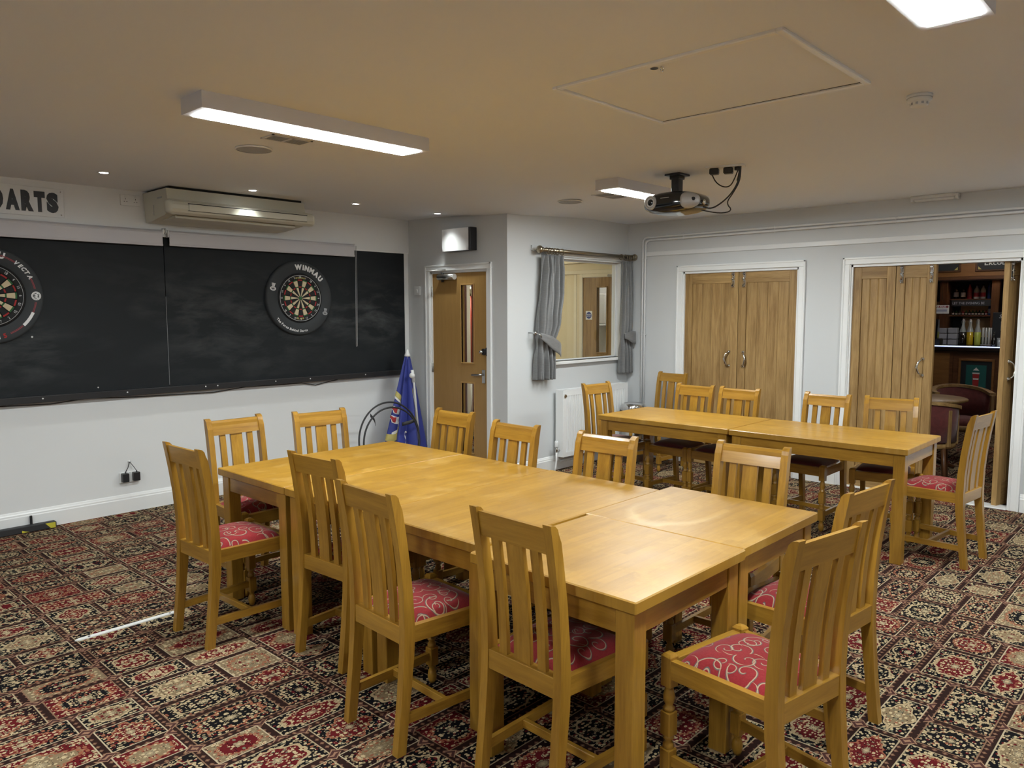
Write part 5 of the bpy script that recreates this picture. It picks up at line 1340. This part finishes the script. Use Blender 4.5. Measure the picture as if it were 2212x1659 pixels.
for a, b, mt in (((0.0, 0.13), (0, 2.05), 'dark_red_paint'), ((0.16, 0.235), (0, 2.1), 'dark_red_paint'), ((0.36, 0.52), (0, 2.1), 'dark_red_paint')): MB().cbox((-0.05, a[0], b[0]), (0, a[1], b[1]), 0.004).build('post', mt, rd2)
MB().cbox((-0.02, 0.24, 0.0), (0, 0.36, 2.0), 0.003).build('panel', 'satin_white', rd2)
rp = empty('red_pole', (6.6, 6.915, 0.0), 0, 'thin red pole standing in the lobby behind the single door', 'pole')
MB().cyl((0, 0, 0.9), (0, 0, 1.78), 0.0065, 12).build('shaft', 'signal_red', rp); MB().cyl((0, 0, 1.78), (0, 0, 1.90), 0.014, 12).build('tip', 'chrome', rp); MB().cyl((0, 0, 0.0), (0, 0, 0.9), 0.013, 12).build('lower_shaft', 'white_plastic', rp); MB().lathe([(0.09, 0), (0.09, 0.015), (0.015, 0.03)], 20).build('foot', 'black_plastic', rp)

# ================================================================== BAR BEYOND THE OPEN DOORS
BX, SX = 11.30, 12.40
mb = MB(); mb.box((12.9, 0.0, -0.02), (13.0, 4.9, 2.6)); mb.box((XD + 0.1, 4.78, -0.02), (13.0, 4.9, 2.6)); mb.box((XD + 0.12, 0.0, -0.02), (13.0, 0.1, 2.6))
struct('wall_bar', mb, 'barwood_z', 'dark panelled walls of the bar behind the open doors', 'wall')
bar = empty('bar_counter', (BX, 2.60, 0), 0, 'dark wooden bar counter with polished top seen through the open doors', 'bar counter')
MB().cbox((0.0, -1.7, 0.0), (0.5, 1.9, 1.06), 0.004).build('carcass', 'barwood_y', bar)
MB().cbox((-0.012, 0.11, 0.05), (0.0, 0.60, 1.03), 0.004).build('front_panel', 'barwood_light', bar)
MB().cbox((-0.010, -0.52, 0.12), (0.0, 0.07, 1.03), 0.004).build('front_panel', 'barwood_y', bar)
MB().cbox((-0.06, -1.75, 1.06), (0.56, 1.95, 1.115), 0.008).build('worktop', 'bar_top', bar)
MB().cbox((-0.062, -1.75, 1.116), (-0.03, 1.95, 1.128), 0.003).build('lit_edge', 'bar_strip_glow', bar)
fp = empty('framed_picture', (BX - 0.012, 2.395, 0.30), 0, 'teal framed picture on the front of the bar', 'picture')
for a, b in (((-0.205, 0.0), (-0.175, 0.665)), ((0.175, 0.0), (0.205, 0.665)), ((-0.175, 0.635), (0.175, 0.665)), ((-0.175, 0.0), (0.175, 0.03))): MB().cbox((-0.02, a[0], a[1]), (0, b[0], b[1]), 0.004).build('frame', 'barwood_light', fp)
MB().box((-0.006, -0.175, 0.03), (0, 0.175, 0.635)).build('mount', 'navy_print', fp)
MB().box((-0.008, -0.115, 0.09), (-0.005, 0.115, 0.585)).build('backdrop', 'teal_print', fp)
q = MB(); q.add([(-0.0095, y, z) for y, z in ((-0.038, 0.475), (0.038, 0.475), (0.030, 0.22), (-0.030, 0.22))], [(0, 1, 2, 3)]); q.build('printed_cup', 'sisal_red', fp, fix=False)
q = MB(); q.add([(-0.0100, y, z) for y, z in ((-0.041, 0.488), (0.041, 0.488), (0.041, 0.470), (-0.041, 0.470))], [(0, 1, 2, 3)]); q.add([(-0.0100, y, z) for y, z in ((-0.032, 0.415), (0.032, 0.415), (0.030, 0.395), (-0.030, 0.395))], [(0, 1, 2, 3)]); q.add([(-0.0100, y, z) for y, z in ((-0.036, 0.515), (-0.018, 0.535), (-0.004, 0.548), (0, 0.562), (0.004, 0.548), (0.018, 0.535), (0.036, 0.515))], [(0, 1, 2, 3, 4, 5, 6)]); q.build('printed_rim', 'print_white', fp, fix=False)

hdg = empty('bar_canopy', (BX - 0.05, 2.60, 2.0), 0, 'wooden canopy with dark name panels hanging over the bar', 'bar canopy')
MB().cbox((0.0, -1.7, 0.0), (0.45, 1.9, 0.53), 0.004).build('fascia', 'barwood_light', hdg)
MB().cbox((-0.02, -1.7, -0.02), (0.46, 1.9, 0.025), 0.005).build('cornice', 'barwood_y', hdg)
for y0, y1 in ((0.045, 0.80), (-0.80, -0.165)):
    MB().cbox((-0.016, y0 - 0.025, 0.080), (0.0, y1 + 0.025, 0.46), 0.006).build('panel_frame', 'barwood_y', hdg)
    MB().cbox((-0.020, y0, 0.103), (-0.010, y1, 0.435), 0.002).build('name_panel', 'slate_board', hdg)
    for yy, s_ in ((y0, 1), (y1, -1)):
        MB().add([(-0.0205, yy + s_ * 0.01, 0.108), (-0.0205, yy + s_ * 0.05, 0.108), (-0.0205, yy + s_ * 0.01, 0.148)], [(0, 1, 2)]).build('corner_ornament', 'print_gold', hdg, fix=False)
text_obj('lettering', 'Ekcobar', 'print_white', hdg, T(-0.0210, -0.245, 0.158) @ ON_X, 0.098, offset=0.0014, align='L')

bk = empty('back_bar', (SX, 2.80, 0), 0, 'dark wooden back bar with shelves and mirror panels painted as warm reflections', 'back bar')
MB().cbox((0.0, -1.6, 0.0), (0.45, 1.6, 1.06), 0.004).build('base_unit', 'barwood_y', bk)
MB().cbox((-0.03, -1.6, 1.06), (0.45, 1.6, 1.095), 0.005).build('counter', 'bar_top', bk)
MB().cbox((0.42, -1.6, 1.095), (0.45, 1.6, 2.5), 0.004).build('backing', 'navy_print', bk)
for y in (-1.5, -0.34, 0.31, 1.4): MB().cbox((0.05, y - 0.05, 1.095), (0.42, y + 0.05, 2.10), 0.006).build('upright', 'barwood_z', bk)
MB().cbox((0.0, -1.6, 2.02), (0.42, 1.6, 2.16), 0.006).build('top_rail', 'barwood_y', bk)
for z in (1.50, 1.735): MB().cbox((0.18, -0.29, z), (0.42, 0.26, z + 0.018), 0.003).build('shelf', 'barwood_y', bk)
for y0, y1, z0, z1 in ((-0.24, 0.16, 1.565, 1.66), (-0.24, 0.13, 1.20, 1.485), (0.40, 0.62, 1.20, 1.72)):
    MB().cbox((0.405, y0, z0), (0.4205, y1, z1), 0.003).build('mirror_panel', 'painted_reflection', bk)
cbd = empty('chalk_sign', (SX + 0.16, 2.775, 1.650), 0, 'black chalk sign with hand lettering on the back bar shelf', 'sign')
MB().cbox((-0.012, -0.26, 0.0), (0.0, 0.25, 0.088), 0.002).build('board', 'slate_board', cbd)
text_obj('lettering', 'LET THE EVENING BE', 'crate_plastic', cbd, T(-0.0128, 0.235, 0.025) @ ON_X, 0.050, xs=0.86, offset=0.0004, align='L')

def bottle(label, x, y, z, h, r, mat, cap='bottle_dark', lab=None, group='bottles on the back bar', neck=0.34):
    b = empty('bottle', (x, y, z), 0, label, 'bottle', group)
    MB().lathe([(0, 0.0), (r * 0.95, 0.0), (r, 0.008), (r, h * (1 - neck) - r * 0.6), (r * 0.85, h * (1 - neck)), (r * 0.36, h * (1 - neck * 0.55)), (r * 0.32, h * 0.94), (0, h * 0.94)], 14, cap=False).build('glass', mat, b)
    MB().lathe([(r * 0.40, h * 0.93), (r * 0.40, h), (0, h)], 10, cap=False).build('cap', cap, b)
    if lab: MB().lathe([(r * 1.015, h * 0.14), (r * 1.015, h * 0.44)], 14, cap=False, arc=(R(110), R(250))).build('label', lab, b)
for lab, y, h, r, mt, lb in (('dark bottle with round pale label, first on the top bar shelf', 2.995, 0.225, 0.036, 'bottle_dark', 'crate_plastic'), ('dark bottle with square pale label on the top bar shelf', 2.905, 0.215, 0.033, 'bottle_dark', 'paper'),
        ('pink bottle on the top bar shelf', 2.825, 0.225, 0.036, 'bottle_pink', 'print_red'), ('clear bottle with pink label on the top bar shelf', 2.735, 0.205, 0.040, 'bottle_clear', 'bottle_pink'), ('second clear bottle with pink label on the top bar shelf', 2.655, 0.205, 0.036, 'bottle_clear', 'bottle_pink'), ('tall dark blue bottle at the end of the top bar shelf', 2.575, 0.26, 0.030, 'bottle_blue', None)):
    bottle(lab, SX + 0.27, y, 1.753, h, r, mt, lab=lb)
for i in range(11):
    y = 3.02 - i * 0.042; mt = ('bottle_dark', 'bottle_green', 'bottle_dark', 'bottle_pink', 'bottle_green', 'bottle_dark', 'bottle_green', 'bottle_green', 'bottle_dark', 'bottle_green', 'bottle_pink')[i]
    bottle('miniature bottle on the lower bar shelf, %s in its row' % ('first', 'second', 'third', 'fourth', 'fifth', 'sixth', 'seventh', 'eighth', 'ninth', 'tenth', 'last')[i], SX + 0.25, y, 1.518, 0.075, 0.016, mt, lab='paper', group='miniature bottles on the lower bar shelf')
bottle('blue bottle with white label beside the miniatures', SX + 0.24, 2.545, 1.518, 0.21, 0.030, 'bottle_blue', lab='paper', group='bottles beside the miniatures')
for i, (lab, y, mt) in enumerate((('swing-top bottle of dark cordial on the back bar', 2.835, 'bottle_dark'), ('swing-top bottle of yellow cordial on the back bar', 2.745, 'liquid_yellow'), ('swing-top bottle of lime cordial on the back bar', 2.650, 'liquid_lime'))):
    b = empty('cordial_bottle', (SX + 0.05, y, 1.096), 0, lab, 'bottle', 'cordial bottles on the back bar')
    MB().lathe([(0, 0), (0.040, 0), (0.042, 0.01), (0.042, 0.185), (0, 0.186)], 18, cap=False).build('filled_glass', mt, b)
    MB().lathe([(0.042, 0.186), (0.041, 0.205), (0.020, 0.275), (0.015, 0.320), (0.015, 0.345), (0, 0.346)], 18, cap=False).build('clear_neck', 'bottle_clear', b)
    m = MB(); m.lathe([(0.014, 0.346), (0.014, 0.362), (0, 0.368)], 12, cap=False); m.tube([(0, 0.018, 0.30), (0, 0.022, 0.34), (0, 0.0, 0.372), (0, -0.022, 0.34), (0, -0.018, 0.30)], 0.003, 6); m.build('swing_stopper', 'silver_plastic', b)
for i, (lab, y0, hgt) in enumerate((('clear plastic crate stack beside the dark cordial', 2.955, 0.25), ('second clear plastic crate stack, nearer the bar rules sign', 3.085, 0.245))):
    t = empty('crate_stack', (SX + 0.04, y0, 1.096), 0, lab, 'crates', 'plastic crates on the back bar')
    for k in range(3): MB().cbox((-0.06, -0.058, k * hgt / 3), (0.06, 0.058, (k + 0.92) * hgt / 3), 0.006).build('crate', 'crate_plastic', t)
t = empty('glass_rack', (SX + 0.04, 2.520, 1.0965), 0, 'clear rack of tumblers beside the lime cordial', 'glass rack')
MB().cbox((-0.06, -0.075, 0.0), (0.06, 0.075, 0.012), 0.003).build('tray', 'crate_plastic', t)
for k in range(4): MB().lathe([(0.014, 0.012), (0.017, 0.25), (0.015, 0.25), (0.012, 0.02)], 12, T(-0.02, -0.055 + k * 0.037, 0), cap=False).build('tumbler', 'bottle_clear', t)
hs = empty('bar_rules_sign', (BX + 0.2, 2.900, 1.545), 0, 'white hanging sign headed BAR RULES above the bar', 'sign')
MB().cbox((-0.006, -0.105, 0.0), (0.0, 0.12, 0.115), 0.002).build('board', 'paper', hs)
MB().box((-0.0075, -0.095, 0.078), (-0.006, 0.11, 0.106)).build('heading_band', 'print_red', hs)
text_obj('lettering', 'BAR RULES', 'print_white', hs, T(-0.0080, 0.0, 0.084) @ ON_X, 0.028, offset=0.0008)
for k in range(3): MB().box((-0.0072, -0.080, 0.058 - k * 0.018), (-0.006, 0.09, 0.064 - k * 0.018)).build('text_line', 'sign_blue', hs)
MB().tube([(0, -0.07, 0.11), (0, -0.02, 0.20), (0, 0.01, 0.445)], 0.0025, 6).build('hanging_cord', 'black_rubber', hs)
bottle('dark beer bottle standing on the bar', BX + 0.12, 2.245, 1.115, 0.20, 0.030, 'bottle_dark', lab=None, group='bottles on the bar', neck=0.5)
gl = empty('beer_glass', (BX + 0.14, 2.185, 1.115), 0, 'empty beer glass beside the dark bottle on the bar', 'glass')
MB().lathe([(0.026, 0.0), (0.030, 0.12), (0.027, 0.12), (0.022, 0.01), (0, 0.01)], 16, cap=False).build('tumbler', 'bottle_clear', gl)
sb = empty('specials_board', (BX + 0.55, 2.235, 1.10), 0, 'leaning slate board with pale lettering at the bar end', 'sign')
MB().cbox((-0.012, -0.30, 0.0), (0.012, 0.12, 0.46), 0.004).build('slate', 'slate_board', sb)
text_obj('lettering', 'Specials', 'print_white', sb, T(-0.0135, 0.045, 0.385) @ ON_X, 0.070, align='L', shear=0.2)
MB().box((-0.0145, -0.14, 0.22), (-0.0125, 0.02, 0.34)).build('pinned_paper', 'paper', sb)
te = empty('card_terminal', (BX + 0.12, 2.95, 1.115), 0, 'dark till terminal on the bar beside the folding leaf', 'terminal')
MB().cbox((-0.05, -0.09, 0.0), (0.12, 0.12, 0.10), 0.01).build('body', 'black_plastic', te); MB().cbox((-0.02, -0.05, 0.10), (0.08, 0.08, 0.36), 0.008).build('screen', 'gloss_black', te)

# round table and tub chairs
rt = empty('round_table', (8.44, 2.235, 0), 0, 'round wooden pub table inside the bar', 'table')
MB().lathe([(0, 0.690), (0.36, 0.690), (0.385, 0.700), (0.385, 0.715), (0.375, 0.722), (0, 0.722)], 40, cap=False).build('tabletop', 'oak_y', rt)
MB().lathe([(0.045, 0.0), (0.05, 0.1), (0.032, 0.25), (0.032, 0.5), (0.055, 0.66), (0.10, 0.69)], 16).build('pedestal', 'barwood_z', rt)
for k in range(4): MB().tube([(0.03, 0, 0.14), (0.18, 0, 0.06), (0.30, 0, 0.02)], [0.03, 0.025, 0.018], 8, M=RZ(k * pi / 2 + 0.5)).build('foot', 'barwood_z', rt)
def tub():
    r = empty('tub_chair', (0, 0, 0)); Rr = 0.275
    arc = [(-R(195) + R(210) * k / 28) for k in range(29)]   # open towards +y
    def ring(rr, z, lift): return [(rr * cos(a), rr * sin(a) * 1.02, z + lift * max(0, -sin(a))) for a in arc]
    P = ring(Rr, 0.690, 0.060)
    m = MB(); vs = []
    for (x, y, z) in P:
        n = Vector((x, y, 0)).normalized()
        for dr, dz in ((-0.028, 0.0), (0.028, 0.0), (0.028, 0.030), (-0.028, 0.030)): vs.append((x + n.x * dr, y + n.y * dr, z + dz))
    N = len(P); m.add(vs, [(k * 4 + j, (k + 1) * 4 + j, (k + 1) * 4 + (j + 1) % 4, k * 4 + (j + 1) % 4) for k in range(N - 1) for j in range(4)] + [(0, 1, 2, 3), tuple(N * 4 - 1 - i for i in range(4))]); m.build('arm_rail', 'oak_y', r)
    m = MB(); vs = []
    inn = arc[3:-3]
    for a in inn:
        for rr, z in ((Rr - 0.024, 0.40), (Rr - 0.024, 0.685 + 0.06 * max(0, -sin(a))), (Rr + 0.010, 0.685 + 0.06 * max(0, -sin(a))), (Rr + 0.004, 0.40)): vs.append((rr * cos(a), rr * sin(a) * 1.02, z))
    N = len(inn); m.add(vs, [(k * 4 + j, (k + 1) * 4 + j, (k + 1) * 4 + (j + 1) % 4, k * 4 + (j + 1) % 4) for k in range(N - 1) for j in range(4)] + [(0, 1, 2, 3), tuple(N * 4 - 1 - i for i in range(4))], True); m.build('back_upholstery', 'tub_fabric', r)
    for a in (R(-195), R(-140), R(-90), R(-40), R(15)):
        x, y = (Rr + 0.002) * cos(a), (Rr + 0.002) * sin(a) * 1.02
        MB().cbox((-0.018, -0.016, 0.36), (0.018, 0.016, 0.695), 0.004, M=T(x, y, 0) @ RZ(a - pi / 2)).build('upright', 'oak_z', r)
    MB().lathe([(0, 0.34), (0.262, 0.34), (0.270, 0.352), (0.270, 0.385), (0, 0.385)], 32, cap=False).build('seat_frame', 'oak_y', r)
    MB().lathe([(0.245, 0.38), (0.252, 0.40), (0.235, 0.435), (0.12, 0.455), (0, 0.458)], 32, cap=False).build('seat_pad', 'tub_fabric', r)
    for sx in (-1, 1):
        for sy in (-1, 1): MB().tube([(sx * 0.175, sy * 0.175, 0.345), (sx * 0.20, sy * 0.205, 0.0)], [0.024, 0.017], 8).build('leg', 'barwood_z', r)
    return r
t0 = tub()
for i, (lab, x, y, deg) in enumerate((('tub chair closest to the open doors, seen from behind', 7.79, 2.06, -78), ('tub chair with its arm turned to the framed picture', 9.25, 2.08, 120), ('tub chair half hidden behind the folding leaf, at the bar front', 9.85, 2.62, 205))):
    o = t0 if i == 0 else copy_tree(t0); o.location = (x, y, 0); o.rotation_euler = (0, 0, R(deg)); tag(o, lab, 'chair', 'tub chairs in the bar')
bowl('added dim bowl light on the bar ceiling over the round table', 9.2, 1.2, 'bar_glow', 0.10)
bowl('added unseen bowl light on the bar ceiling in front of the canopy', 10.35, 2.30, 'bar_glow', 0.09)  # added out of view to brighten the canopy front
bowl('added small unseen bowl light over the bar servery', 11.95, 2.4, 'bar_glow', 0.08)
